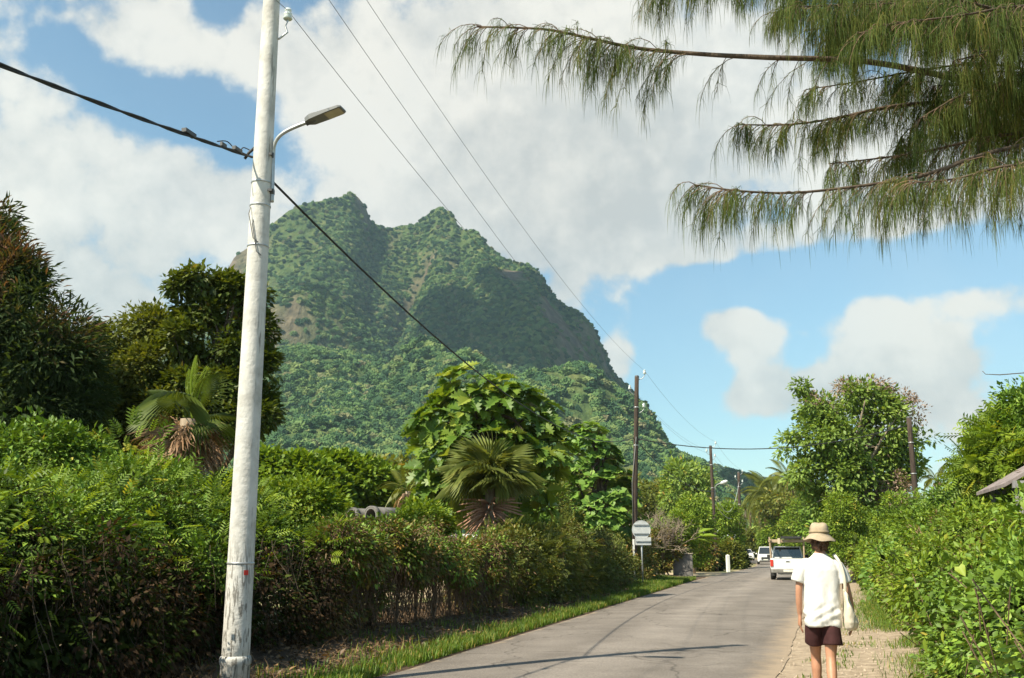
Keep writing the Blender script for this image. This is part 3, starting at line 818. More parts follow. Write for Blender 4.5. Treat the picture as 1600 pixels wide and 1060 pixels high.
# --- dark wooden poles
def wood_pole(base, h, r, lean, label, conduit=False):
    o = empty('wooden_pole', base, 0, label, 'utility pole', 'dark wooden utility poles')
    top = Vector((lean[0], lean[1], h))
    pts = [Vector((0, 0, -.3)).lerp(top, k / 10) for k in range(11)]
    mb = MB(); mb.tube(pts, [r * (1.1 - .25 * k / 10) for k in range(11)], 14); mb.build('shaft', M_WOODPOLE, o, True)
    mb = MB(); mb.lathe([(0, .035), (r * .6, .03), (r * .9, .0), (r * .88, -.05)], 14, c=top); mb.build('top_cap', M_DARKMETAL, o, True)
    for zb in (.12, .30):
        mb = MB(); mb.lathe([(r * 1.0, -.02), (r * 1.06, -.015), (r * 1.06, .015), (r * 1.0, .02)], 14, c=Vector((0, 0, -.3)).lerp(top, .55 + zb)); mb.build('strap_band', M_GALV, o, True)
    if conduit:
        mb = MB(); mb.box((.03, -r * 1.08, 1.0), (.09, .05, 2.0), bev=.008); mb.build('conduit', M_WHITEP, o)
        mb = MB(); mb.tube([(.03, -r * 1.05, 2.0), (.035, -r * 1.04, 4.5), (.04 + lean[0] * .6, -r * .98, h * .7)], .02, 6); mb.build('riser_cable', M_WIREGREY, o, True)
    return o
def pole_h(base, py): 
    d = at(800, py, base.y); return d.z
h2 = pole_h(P2, 588); h3 = pole_h(P3, 697); h4 = pole_h(P4, 738); h5 = pole_h(P5, 652)
w2 = wood_pole(P2, h2, .115, (at(995, 588, P2.y).x - P2.x, 0), 'nearest dark wooden pole, beside the round sign seen from behind', True)
w3 = wood_pole(P3, h3, .125, (at(1110, 697, P3.y).x - P3.x, 0), 'dark wooden pole carrying a lamp arm, beyond the dirt track')
w4 = wood_pole(P4, h4, .135, (at(1154, 738, P4.y).x - P4.x, 0), 'farthest dark wooden pole, at the road bend near the white car')
w5 = wood_pole(P5, h5, .125, (at(1420, 652, P5.y).x - P5.x, 0), 'brown wooden pole rising from bushes on the right of the large tree')
def pole_ins(w_, base, spots):
    res = []
    for px, py in spots:
        q = at(px, py, base.y) - base
        top = w_.children[0]
        zc = q.z - .14
        mb = MB(); mb.tube([(q.x - math.copysign(.38, q.x - .1) * .9, 0, zc - .22), (q.x - math.copysign(.12, q.x - .1), 0, zc - .16), (q.x, 0, zc - .02), (q.x, 0, q.z)], .018, 6); br = mb.build('insulator_bracket', M_GALV, w_, True)
        insulator(br, q, 1.3); res.append(base + q + Vector((0, 0, .08)))
    return res
INS2 = pole_ins(w2, P2, ((984, 606), (1006, 634), (1007, 582)))
INS3 = pole_ins(w3, P3, ((1104, 704), (1117, 712), (1118, 692)))
INS4 = pole_ins(w4, P4, ((1149, 745), (1160, 752), (1160, 736)))
# lamp on the second wooden pole
lp = at(1117, 775, P3.y)
l3 = empty('street_lamp', lp, 0, 'small grey street lamp on bent arm fixed to a dark wooden pole', 'street lamp')
mb = MB(); mb.tube([p - lp for p in smooth_path([at(1117, 778, P3.y), at(1117, 765, P3.y), at(1119, 759, P3.y - .1), at(1126, 755, P3.y - .3)])], .035, 8); mb.build('arm', M_GALV, l3, True)
q0, q1 = at(1125, 756, P3.y - .3) - lp, at(1137, 751.5, P3.y - .5) - lp
mb = MB(); mb.tube([q0, q0.lerp(q1, .3), q0.lerp(q1, .8), q1], [.05, .13, .12, .04], 8, flat=.5); mb.build('lamp_head', M_SIGNBACK, l3, True)
mb = MB(); mb.box(at(1116, 768, P3.y) - lp, (.1, .12, .1), bev=.01); mb.build('clamp', M_DARKMETAL, l3)

def wire(name, a, b_, sag, r, mat, label, group=None, n=28, twist=False):
    a, b_ = Vector(a), Vector(b_)
    pts = []
    for k in range(n + 1):
        t = k / n; p = a.lerp(b_, t); p.z -= 4 * sag * t * (1 - t); pts.append(p)
    mb = MB()
    if not twist:
        mb.tube([p - a for p in pts], r, 5)
    else:
        m_ = 140; dirn = (b_ - a).normalized(); sd = dirn.cross(Vector((0, 0, 1))).normalized()
        for ph in (0, PI):
            pp = []
            for k in range(m_ + 1):
                t = k / m_; p = a.lerp(b_, t); p.z -= 4 * sag * t * (1 - t)
                an = ph + t * (b_ - a).length * 5.2
                pp.append(p - a + (sd * math.cos(an) + Vector((0, 0, 1)) * math.sin(an)) * r * .62)
            mb.tube(pp, r * .72, 5)
    o = mb.build(name, mat, None, True, loc=a)
    return tag(o, label, 'cable' if 'cable' in name else 'wire', group)
C1L = at(395, 246, 11.7); C1R = at(425, 283, 11.72)
C0 = Vector((P0.x, P0.y, 5.1)); C2 = at(990, 684, P2.y); C3 = at(1116, 768, P3.y)
bun = wire('twisted_cable', C1L, C0, 1.25, .018, M_WIRE, 'thick twisted black cable running from the white pole to the upper left', twist=True)
d01 = (C0 - C1L)
for t, sz in ((.012, .16), (.022, .10), (.045, .2)):
    mb = MB(); mb.box(d01 * t + Vector((0, 0, -4 * 1.25 * t * (1 - t) + .03)), (sz, sz * .3, .045), rz=math.atan2(d01.y, d01.x)); mb.build('cable_clip', M_DARKMETAL, bun)
mb = MB(); mb.tube(smooth_path([(-.02, 0, .08), (-.12, -.02, .12), (-.16, -.1, .02), (-.25, -.25, .1), (-.33, -.4, .04)], 5), .007, 5).tube([(.02, 0, .13), (-.05, 0, .06), (-.1, 0, -.02)], .02, 6); mb.build('cable_tail', M_WIRE, bun, True)
wire('telephone_cable', C1R, C2, 1.25, .016, M_WIRE, 'dark cable sloping across the mountain from white pole to first wooden pole')
wire('telephone_cable', C2, C3, .7, .02, M_WIRE, 'dark cable between the first two wooden poles, low on the shafts')
gl = 'power wires over the verge'
pos3 = ('leftmost', 'middle', 'rightmost')
for k_ in range(3):
    wire('power_wire', INS1[k_], INS2[k_], (.75, .7, .7)[k_], .0042, M_WIREGREY, f'{pos3[k_]} of three thin power wires descending from the white pole over the mountain', gl)
    wire('power_wire', INS2[k_], INS3[k_], .5, .005, M_WIREGREY, f'thin power wire from first to second wooden pole, on the {("left", "lower right", "upper right")[k_]} insulator', gl)
    wire('power_wire', INS3[k_], INS4[k_], .35, .006, M_WIREGREY, f'thin power wire between the two farthest poles, on the {("left", "lower right", "upper right")[k_]} insulator', gl)
wire('power_wire', INS1[0], P0 + (INS1[0] - P1), .6, .0042, M_WIREGREY, 'thin power wire passing behind the top of the white pole towards the viewer', gl)
wire('overhead_cable', at(996, 686, P2.y), at(1421, 664, P5.y), .75, .022, M_WIRE, 'single cable crossing over the road to the brown pole by the large tree')
wire('service_wire', at(1118, 770, P3.y), at(1155, 752, P4.y), 2.0, .015, M_SIGNBACK, 'pale slack wire drooping between the two farthest wooden poles')
wire('service_wire', at(1118, 788, P3.y), at(1156, 800, P4.y), .8, .015, M_SIGNBACK, 'lower pale wire strung between the two farthest wooden poles')

# ================================================================== signs and posts
sb = gnd(1005, 919)
sg = empty('road_sign', sb, 0, 'round road sign with plate below, seen from behind, on a grey post', 'road sign')
mb = MB(); mb.tube([(0, 0, -.2), (-.03, 0, 2.62)], .032, 10); mb.build('post', M_GALV, sg, True)
q = at(1002, 828, sb.y - .06) - sb
Mr = Matrix.Translation(q) @ Matrix.Rotation(PI / 2, 4, 'X')
mb = MB(); mb.lathe([(0, -.02), (.36, -.02), (.385, -.03), (.39, 0), (.385, .012), (.36, .006), (0, .006)], 36, M=Mr); dsc = mb.build('round_panel', M_SIGNBACK, sg)
for dz in (-.16, .2):
    mb = MB(); mb.box(q + Vector((0, -.03, dz)), (.62, .03, .045)); mb.build('rail', M_GALV, dsc)
q2 = at(1005, 846, sb.y - .06) - sb
mb = MB(); mb.box(q2, (.66, .02, .32), bev=.006); pl = mb.build('plate', M_SIGNBACK, sg)
mb = MB(); mb.box(q2 + Vector((0, -.03, 0)), (.62, .03, .04)); mb.build('rail', M_GALV, pl)
mb = MB(); mb.lathe([(.0, .06), (.10, .05), (.13, 0), (.14, -.1)], 9, c=(0, 0, .02)); mb.build('footing', M_CONC, sg)

sb2 = gnd(1088, 893)
s2 = empty('road_sign', sb2, 0, 'small tan disc sign turned edgeways on a thin post by the bushes', 'road sign')
mb = MB(); mb.tube([(0, 0, -.2), (0, 0, at(1089, 826, sb2.y).z)], .03, 8); mb.build('post', M_GALV, s2, True)
q = at(1089, 839, sb2.y - .06) - sb2
M_TAN = mat_noise('weathered_sign_back', [(.3, (.42, .36, .27)), (.7, (.58, .52, .42))], 4, 5, .6)
Mr = Matrix.Translation(q) @ Matrix.Rotation(R(38), 4, 'Z') @ Matrix.Rotation(PI / 2, 4, 'X')
mb = MB(); mb.lathe([(0, -.015), (.34, -.015), (.37, -.02), (.375, .005), (.34, .01), (0, .01)], 28, M=Mr); d2 = mb.build('round_panel', M_TAN, s2)
mb = MB(); mb.box(q + Vector((-.02, -.05, .02)), (.26, .03, .26), rz=R(38)); mb.build('bracket_plate', M_SIGNBACK, d2)

bb = gnd(1138, 894)
mk = empty('marker_post', bb, .2, 'white square marker post at the corner of the dirt track', 'bollard')
mb = MB(); mb.box((0, 0, .55), (.22, .22, 1.15), bev=.02); mb.build('shaft', M_WHITEP, mk)
mb = MB(); mb.add([(-.12, -.12, 1.127), (.12, -.12, 1.127), (.12, .12, 1.127), (-.12, .12, 1.127), (0, 0, 1.2)], [(0, 1, 4), (1, 2, 4), (2, 3, 4), (3, 0, 4), (3, 2, 1, 0)]); mb.build('cap', M_WHITEP, mk)
bs = gnd(1001, 914)
M_BEIGE = mat_plain('pale_concrete', (.52, .44, .32), .85)
mk = empty('boundary_stone', bs, .1, 'short beige boundary post standing between wooden pole and round sign', 'bollard')
mb = MB(); mb.box((0, 0, .26), (.15, .15, .58), bev=.015); mb.build('shaft', M_BEIGE, mk)
mb = MB(); mb.box((0, 0, .565), (.17, .17, .05), bev=.02); mb.build('cap', M_BEIGE, mk)

# ================================================================== vehicles
M_CARW = mat_noise('white_car_paint', [(.3, (.66, .66, .63)), (.7, (.76, .76, .73))], 3, 4, .28, spec=.6)
M_TYRE = mat_plain('tyre_rubber', (.022, .022, .022), .9)
M_RIM = mat_plain('wheel_rim', (.35, .35, .35), .4, .6)
M_GLASS = mat_plain('dark_car_glass', (.022, .026, .028), .06, spec=.9)
M_PLAST = mat_plain('black_plastic', (.03, .03, .03), .6)
M_TAIL = mat_plain('tail_light_red', (.50, .035, .02), .25, spec=.6)
M_HEAD = mat_plain('headlight_glass', (.55, .57, .57), .12, spec=.8)
M_PLATE = mat_plain('number_plate', (.65, .64, .55), .5)
M_TIMBER = mat_noise('rack_timber', [(.3, (.30, .22, .14)), (.7, (.48, .38, .26))], 6, 6, .85, stretch=(1, 1, 1))
M_BUMP = mat_noise('scuffed_bumper', [(.3, (.16, .15, .13)), (.7, (.34, .32, .29))], 6, 6, .55, metallic=.3)

def wheel(parent, x, y, r=.36, wd=.24):
    s = 1 if x > 0 else -1
    Mr = Matrix.Translation((x, y, r)) @ Matrix.Rotation(PI / 2 * s, 4, 'Y')
    mb = MB(); mb.lathe([(r * .60, -wd / 2 + .02), (r * .9, -wd / 2), (r, -wd / 2 + .035), (r, wd / 2 - .035), (r * .9, wd / 2), (r * .62, wd / 2 - .02)], 24, M=Mr)
    wv = empty('wheel', (0, 0, 0)); wv.parent = parent
    mb.build('tyre', M_TYRE, wv, True)
    mb = MB(); mb.lathe([(0, wd / 2 - .05), (r * .2, wd / 2 - .04), (r * .25, wd / 2 - .08), (r * .55, wd / 2 - .06), (r * .63, wd / 2 - .015), (r * .63, -wd / 2 + .03), (0, -wd / 2 + .05)], 24, M=Mr); mb.build('rim', M_RIM, wv, True)
def section_loft(rows):
    """rows: (y, half width bottom, half width mid, half width top, z bottom, z mid, z top)"""
    rings = []
    for y, wb, wm, wt, zb, zm_, zt in rows:
        rings.append([(-wb, y, zb), (-wm, y, zb + (zm_ - zb) * .35), (-wm, y, zm_), (-wt, y, zt), (wt, y, zt), (wm, y, zm_), (wm, y, zb + (zm_ - zb) * .35), (wb, y, zb)])
    return rings
def bev(o, wdt=.025):
    md = o.modifiers.new('bevel', 'BEVEL'); md.width = wdt; md.segments = 2; md.limit_method = 'ANGLE'; md.angle_limit = R(35)
    return o

# --- pickup seen from behind. local +Y is forward
tb = gnd(1246, 908); hdg = -math.atan2(13.3, 49)
tr = empty('pickup_truck', (tb.x, tb.y + 1.6, .05), hdg, 'white pickup truck with timber rack driving away beside the walker', 'pickup truck')
mb = MB()
mb.loft(section_loft([(-2.45, .80, .84, .80, .52, .86, 1.02), (-2.40, .82, .86, .83, .50, .88, 1.06), (-.55, .82, .86, .84, .45, .88, 1.06), (-.52, .82, .86, .82, .42, .92, 1.08), (.95, .82, .86, .80, .42, .90, 1.06), (1.2, .82, .85, .74, .44, .84, 1.00), (2.3, .78, .80, .68, .48, .76, .90), (2.5, .70, .72, .60, .52, .70, .80)]))
bev(mb.build('body', M_CARW, tr))
mb = MB()
mb.loft([[(-.80, y0, 1.05), (-.66, y1, 1.66), (.66, y1, 1.66), (.80, y0, 1.05)] for y0, y1 in ((-.56, -.50), (1.10, .62))])
cab = bev(mb.build('cab', M_CARW, tr))
mb = MB(); mb.add([(-.70, -.565, 1.13), (.70, -.565, 1.13), (.60, -.518, 1.60), (-.60, -.518, 1.60)], [(0, 1, 2, 3)]); mb.build('rear_window', M_GLASS, cab)
mb = MB(); mb.add([(-.70, 1.085, 1.12), (.70, 1.085, 1.12), (.60, .66, 1.63), (-.60, .66, 1.63)], [(3, 2, 1, 0)]); mb.build('windscreen', M_GLASS, cab)
for s in (-1, 1):
    mb = MB(); mb.add([(s * .795, -.40, 1.12), (s * .795, .85, 1.12), (s * .69, .5, 1.60), (s * .69, -.38, 1.60)], [(0, 1, 2, 3)]); mb.build('side_window', M_GLASS, cab)
# load bed: inner well, tailgate, lights
mb = MB(); mb.box((0, -1.48, 1.068), (1.42, 1.7, .006)); mb.build('bed_liner', M_PLAST, tr)
mb = MB(); mb.box((0, -2.475, .80), (1.36, .05, .50), bev=.015).box((0, -2.505, .92), (.22, .02, .06)); tg = mb.build('tailgate', M_CARW, tr)
mb = MB(); mb.box((0, -2.52, .92), (.16, .012, .035)); mb.build('handle', M_PLAST, tg)
for s in (-1, 1):
    mb = MB(); mb.box((s * .775, -2.455, .84), (.15, .08, .34), bev=.015); mb.build('tail_light', M_TAIL, tr)
    mb = MB(); mb.box((s * .96, .98, 1.16), (.20, .09, .16), bev=.02); mb.build('wing_mirror', M_PLAST, tr)
mb = MB(); mb.box((0, -2.55, .46), (1.66, .16, .20), bev=.03).box((0, -2.52, .30), (1.0, .1, .1)); bmp = mb.build('rear_bumper', M_BUMP, tr)
mb = MB(); mb.box((.0, -2.636, .47), (.46, .012, .11)); mb.build('number_plate', M_PLATE, bmp)
for s in (-1, 1):
    wheel(tr, s * .75, -1.55); wheel(tr, s * .75, 1.45)
    mb = MB(); mb.box((s * .70, -1.98, .36), (.26, .02, .30)); mb.build('mud_flap', M_PLAST, tr)
# timber rack
rk = empty('rack', (0, 0, 0)); rk.parent = tr
for s in (-1, 1):
    mb = MB(); mb.tube([(s * .80, -2.30, .95), (s * .83, -2.32, 2.12)], .04, 8); mb.build('upright', M_TIMBER, rk)
    mb = MB(); mb.tube([(s * .80, -.70, .95), (s * .83, -.72, 2.0)], .04, 8); mb.build('upright', M_TIMBER, rk)
    mb = MB(); mb.box((s * .80, -.6, 1.98), (.08, 3.7, .07)); mb.build('side_rail', M_TIMBER, rk)
mb = MB(); mb.box((0, -2.33, 1.93), (1.78, .08, .13), bev=.01); mb.build('crossbar', M_TIMBER, rk)
mb = MB(); mb.box((0, -.73, 1.90), (1.78, .08, .10), bev=.01); mb.build('crossbar', M_TIMBER, rk)
mb = MB(); mb.box((.22, -1.0, 2.10), (1.0, 3.2, .10)); mb.build('load_boards', M_PLAST, rk)
mb = MB(); mb.box((-.38, -2.38, 1.92), (.12, .05, .28)); mb.build('hook_plate', M_BEIGE, rk)

# --- two oncoming white cars. local -Y is their front
def car(base, rz, label, hgt, boxy):
    o = empty('car', (base.x, base.y, .05), rz, label, 'car')
    k = hgt / 1.55
    mb = MB()
    mb.loft(section_loft([(-2.05, .66, .70, .58, .30, .56, .68), (-1.95, .76, .80, .70, .24, .60, .78), (-1.0, .80, .86, .76, .22, .70, .98), (-.85, .80, .86, .78, .22, .72, 1.0), (1.75, .80, .86, .78, .24, .74, 1.02), (2.0, .74, .80, .72, .30, .74, .98)]))
    bd = bev(mb.build('body', M_CARW, o))
    mb = MB(); yb = 1.7 if boxy else 1.35
    mb.loft([[(-.77, y0, .98), (-.60, y1, 1.55 * k), (.60, y1, 1.55 * k), (.77, y0, .98)] for y0, y1 in ((-.95, -.25), (1.85, yb))])
    cb = bev(mb.build('cabin', M_CARW, o), .05)
    mb = MB(); mb.add([(-.69, -.93, 1.03), (.69, -.93, 1.03), (.56, -.34, 1.50 * k), (-.56, -.34, 1.50 * k)], [(0, 1, 2, 3)]); mb.build('windscreen', M_GLASS, cb)
    for s in (-1, 1):
        mb = MB(); mb.add([(s * .765, -.6, 1.04), (s * .765, 1.6, 1.04), (s * .635, yb - .1, 1.47 * k), (s * .635, -.12, 1.47 * k)], [(0, 1, 2, 3)]); mb.build('side_window', M_GLASS, cb)
        mb = MB(); mb.box((s * .60, -2.0, .66), (.26, .12, .13), bev=.02); mb.build('headlight', M_HEAD, o)
        mb = MB(); mb.box((s * .93, -.72, 1.06), (.16, .08, .12), bev=.02); mb.build('wing_mirror', M_CARW, o)
        wheel(o, s * .76, -1.32, .31, .2); wheel(o, s * .76, 1.3, .31, .2)
    mb = MB(); mb.box((0, -2.065, .60), (.84, .05, .15 if not boxy else .26), bev=.01); mb.build('grille', M_PLAST, o)
    mb = MB(); mb.box((0, -2.08, .34), (1.2, .05, .12)); bu = mb.build('lower_intake', M_PLAST, o)
    mb = MB(); mb.box((0, -2.09, .46), (.46, .02, .10)); mb.build('number_plate', M_PLATE, o)
    return o
c2 = gnd(1205, 883); car(Vector((c2.x, c2.y + 2, 0)), -.26, 'white high car coming towards us just past the pickup truck', 1.75, True)
c3 = gnd(1172, 877); car(Vector((c3.x, c3.y + 2, 0)), -.10, 'farthest white car, rounding the bend by the last wooden pole', 1.5, False)

# ================================================================== the walker
M_SKIN = mat_noise('tan_skin', [(.3, (.36, .175, .10)), (.7, (.46, .24, .15))], 9, 5, .5, spec=.35)  # tan-orange skin tone
M_SHIRT = mat_noise('white_cotton', [(.3, (.60, .585, .55)), (.7, (.68, .665, .63))], 3, 4, .9, .25, 160, spec=.1, dist=.004)
M_SHORTS = mat_noise('dark_maroon_cloth', [(.3, (.030, .012, .012)), (.7, (.065, .026, .026))], 6, 5, .85, .3, 120, spec=.15, dist=.004)
M_HAT = mat_noise('khaki_canvas', [(.3, (.30, .235, .16)), (.7, (.42, .34, .24))], 14, 6, .9, .3, 140, spec=.1, dist=.004)
M_HATBAND = mat_noise('khaki_band', [(.3, (.26, .20, .12)), (.7, (.36, .28, .18))], 14, 6, .9)
M_HAIR = mat_noise('brown_hair', [(.3, (.035, .017, .009)), (.7, (.12, .058, .030))], 40, 4, .55, .6, 90, dist=.01)
M_TOTE = mat_noise('cream_canvas_bag', [(.3, (.52, .465, .36)), (.7, (.63, .575, .465))], 10, 6, .9, .25, 150, spec=.1, dist=.004)
M_SHOE = mat_plain('brown_sandal', (.12, .075, .045), .8)

def skin_mesh(parts, voxel, smooth_it=6):
    """parts: MB of overlapping closed tubes -> one continuous remeshed surface"""
    me = parts.mesh('tmp', None)
    o = bpy.data.objects.new('tmp', me); col.objects.link(o)
    r = o.modifiers.new('r', 'REMESH'); r.mode = 'VOXEL'; r.voxel_size = voxel
    s = o.modifiers.new('s', 'SMOOTH'); s.factor = .5; s.iterations = smooth_it
    bpy.context.view_layer.update()
    dg = bpy.context.evaluated_depsgraph_get()
    out = bpy.data.meshes.new_from_object(o.evaluated_get(dg))
    bpy.data.objects.remove(o); bpy.data.meshes.remove(me)
    out.polygons.foreach_set('use_smooth', [True] * len(out.polygons))
    return out
def disp(me, fn):
    co = np.empty(len(me.vertices) * 3, np.float32); me.vertices.foreach_get('co', co); co = co.reshape(-1, 3)
    nr = np.empty(len(me.vertices) * 3, np.float32); me.vertex_normals.foreach_get('vector', nr); nr = nr.reshape(-1, 3)
    co = co + nr * fn(co.astype(float), nr)[:, None]
    me.vertices.foreach_set('co', co.astype(np.float32).ravel()); me.update()
def ell_ring(c, rx, ry, n=20, tilt=0.0, sq=2.0):
    out = []
    for k in range(n):
        a = 2 * PI * k / n; ca, sa_ = math.cos(a), math.sin(a)
        x = math.copysign(abs(ca) ** (2 / sq), ca) * rx; y = math.copysign(abs(sa_) ** (2 / sq), sa_) * ry
        out.append((c[0] + x, c[1] + y, c[2] + tilt * y))
    return out

MAN = gnd(1277, 1096); 
man = empty('person', (MAN.x - .14, 10.35, .03), -.20, 'person walking away in white t-shirt, dark shorts and beige bucket hat', 'person')
B = MB()
# trunk and neck
B.loft([ell_ring(c, rx, ry) for c, rx, ry in (((0, .0, .80), .10, .09), ((0, -.005, .86), .165, .11), ((0, -.015, .93), .175, .125), ((0, 0, 1.05), .15, .105), ((0, .01, 1.2), .165, .115), ((0, .01, 1.34), .18, .12), ((0, 0, 1.43), .17, .10), ((0, .0, 1.49), .10, .07), ((0, .005, 1.55), .058, .06), ((0, .015, 1.60), .055, .058))])
# head: cranium, jaw, nose, ears
hc = Vector((0, .03, 1.68))
B.loft([ell_ring((0, .03 + dy, z), rx, ry, 18) for z, rx, ry, dy in ((1.565, .03, .03, .055), (1.585, .048, .06, .04), (1.62, .064, .085, .015), (1.66, .073, .095, .005), (1.70, .076, .098, 0), (1.74, .070, .09, -.003), (1.77, .05, .065, -.003), (1.787, .02, .025, 0))])
B.tube([(0, .118, 1.69), (0, .136, 1.655), (0, .125, 1.645)], [.010, .014, .012], 8)
for s in (-1, 1):
    B.loft([ell_ring((s * (.072 + dx), .02, z), .012, .02, 10) for z, dx in ((1.635, 0), (1.65, .008), (1.675, .012), (1.695, .006))])
# arms (left hangs free, right bends slightly behind the bag)
def limb(pts, rad, n=12): B.tube(smooth_path(pts, 4), list(np.interp(np.linspace(0, len(rad) - 1, (len(rad) - 1) * 4 + 1), range(len(rad)), rad)), n)
limb([(-.12, 0, 1.40), (-.185, 0, 1.395), (-.235, -.01, 1.30), (-.255, -.02, 1.16), (-.258, .0, 1.03), (-.25, .035, .91)], [.042, .047, .045, .040, .037, .027])
limb([(.12, 0, 1.40), (.185, 0, 1.395), (.245, -.015, 1.30), (.285, -.03, 1.15), (.315, -.0, 1.02), (.325, .045, .90)], [.042, .047, .045, .040, .037, .027])
def hand(wrist, s, yaw):
    wv = Vector(wrist)
    B.loft([[(wv.x + s * dx + math.cos(a) * .020 * (1 + dz * 2), wv.y + dy + math.sin(a) * .040 * q_, wv.z - dz) for a in np.linspace(0, 2 * PI, 12, endpoint=False)] for dx, dy, dz, q_ in ((0, 0, -.02, .68), (0, .002, .03, .85), (.004, .006, .075, 1.0), (.002, .01, .105, .95))])
    for k, (dy, ln) in enumerate(((-.028, .075), (-.008, .088), (.014, .084), (.034, .068))):
        b0 = wv + Vector((0, dy + .008, -.09))
        B.tube([b0, b0 + Vector((-s * .004, .003, -ln * .42)), b0 + Vector((-s * .018, .008, -ln * .75)), b0 + Vector((-s * .034, .012, -ln))], [.0105, .0100, .0095, .0085], 8)
    b0 = wv + Vector((-s * .005, .035, -.035))
    B.tube([b0, b0 + Vector((-s * .012, .028, -.035)), b0 + Vector((-s * .018, .034, -.07))], [.014, .012, .009], 8)
hand((-.25, .035, .905), -1, 0); hand((.325, .045, .895), 1, 0)
# legs: left swings forward, right pushes off behind
limb([(-.085, 0, .90), (-.088, .06, .78), (-.08, .14, .62), (-.072, .20, .50), (-.068, .205, .38), (-.066, .22, .24), (-.064, .26, .10)], [.088, .090, .070, .057, .060, .046, .034])
limb([(.085, 0, .90), (.088, -.02, .76), (.076, -.03, .62), (.070, -.045, .50), (.066, -.10, .37), (.062, -.17, .24), (.060, -.23, .12)], [.088, .092, .072, .057, .060, .046, .034])
def foot(a, tilt):
    a = Vector(a)
    for (y0, y1, r0, r1) in ((-.04, .06, .036, .038), (.06, .16, .040, .036)):
        B.tube([a + Vector((0, y0, -.045 + tilt * y0)), a + Vector((0, (y0 + y1) / 2, -.05 + tilt * (y0 + y1) / 2)), a + Vector((0, y1, -.058 + tilt * y1))], [r0, (r0 + r1) / 2, r1], 10, flat=.8)
    for k in range(5):
        x = (k - 2) * .017
        B.tube([a + Vector((x, .15, -.062 + tilt * .15)), a + Vector((x, .205 - abs(k - 1.5) * .008, -.066 + tilt * .2))], [.013, .009], 6)
foot((-.064, .27, .11), 0.05); foot((.060, -.225, .125), -.42)
body = skin_mesh(B, .0075, 5)
body.materials.append(M_SKIN)
link('body', body, man)
# sandals under both feet
for (x, y, z, t) in ((-.064, .34, .022, .0), (.060, -.16, .050, -.42)):
    mb = MB(); mb.loft([[(x + math.cos(a) * wx, y + yy, z + t * yy + dz) for a, dz in ((0, 0), (PI, 0), (PI, .022), (0, .022))] for yy, wx in ((-.13, .03), (-.08, .04), (.03, .042), (.10, .048), (.16, .03))]); mb.build('sandal', M_SHOE, man)

# t-shirt
S = MB()
S.loft([ell_ring(c, rx, ry, 32, 0, 2.3) for c, rx, ry in (((0, -.005, .80), .203, .150), ((0, -.01, .84), .207, .153), ((0, -.015, .92), .203, .153), ((0, -.01, 1.02), .200, .146), ((0, 0, 1.14), .203, .142), ((0, .0, 1.26), .212, .142), ((0, -.005, 1.36), .214, .136), ((0, -.01, 1.42), .20, .115), ((0, -.01, 1.46), .165, .095), ((0, -.005, 1.49), .115, .082), ((0, 0, 1.515), .078, .072), ((0, .002, 1.53), .070, .068))])
for s, ex in ((-1, .0), (1, .0)):
    S.loft([[(s * (cx + math.cos(a) * rx * ux), cy + math.sin(a) * ry, cz + math.cos(a) * rx * uz) for a in np.linspace(0, 2 * PI, 20, endpoint=False)] for cx, cy, cz, rx, ry, ux, uz in ((.12, 0, 1.42, .075, .085, .5, .85), (.19, 0, 1.395, .078, .090, .7, .7), (.232, -.005, 1.335, .080, .090, .93, .36), (.258, -.01, 1.265, .083, .088, .96, .28), (.264, -.01, 1.235, .083, .086, .97, .24))])
sh = skin_mesh(S, .0085, 7)
def folds(co, nr):
    x, y, z = co[:, 0], co[:, 1], co[:, 2]
    low = np.clip((1.30 - z) / .4, 0, 1)
    torso = np.clip((.235 - np.abs(x)) / .03, 0, 1)
    d1 = fbm(np.stack([x * 9 + z * 3.0, y * 5, z * 2.6], -1), 3, 5) - .5            # hanging folds
    d2 = fbm(np.stack([x * 5, y * 4, z * 15 + x * 6], -1), 3, 9) - .5               # cross creases at the waist
    d3 = fbm(co * 22, 2, 15) - .5
    # broad tension folds: from shoulder blades down, and slung creases above the hem
    f1 = np.sin((x * 1.0 + (1.35 - z) * .33) * 42 + 3 * (fbm(co * 4, 2, 3) - .5)) * .5
    f2 = np.sin((z * 1.0 - x * .55) * 62 + 5 * (fbm(co * 3.5, 2, 8) - .5)) * .5
    return torso * (d1 * .046 * (.4 + low) + d2 * .022 * np.exp(-((z - .90) / .10) ** 2) + f1 * .015 * low * np.clip((z - .85) * 6, 0, 1) + f2 * .012 * np.exp(-((z - .93) / .09) ** 2)) + d3 * .004 + (1 - torso) * d1 * .018
disp(sh, folds); sh.materials.append(M_SHIRT)
link('t_shirt', sh, man)
mb = MB(); 
for s in (-1,): pass
# shorts: two short legs joined at the seat
Q = MB()
Q.loft([ell_ring(c, rx, ry, 26) for c, rx, ry in (((0, .0, .80), .14, .115), ((0, -.01, .86), .187, .138), ((0, -.01, .95), .186, .138), ((0, 0, 1.03), .165, .12))])
Q.loft([ell_ring(c, rx, ry, 22, tl) for c, rx, ry, tl in (((-.085, 0, .90), .10, .12, 0), ((-.093, .03, .80), .104, .128, .1), ((-.095, .07, .70), .102, .126, .2), ((-.095, .105, .635), .104, .124, .28))])
Q.loft([ell_ring(c, rx, ry, 22, tl) for c, rx, ry, tl in (((.085, 0, .90), .10, .12, 0), ((.093, -.01, .80), .104, .128, 0), ((.096, -.025, .70), .106, .13, -.05), ((.098, -.035, .625), .110, .13, -.08))])
sr = skin_mesh(Q, .0085, 4)
disp(sr, lambda co, nr: (fbm(co * np.array([10, 9, 4]), 3, 25) - .5) * .022)
sr.materials.append(M_SHORTS); link('shorts', sr, man)
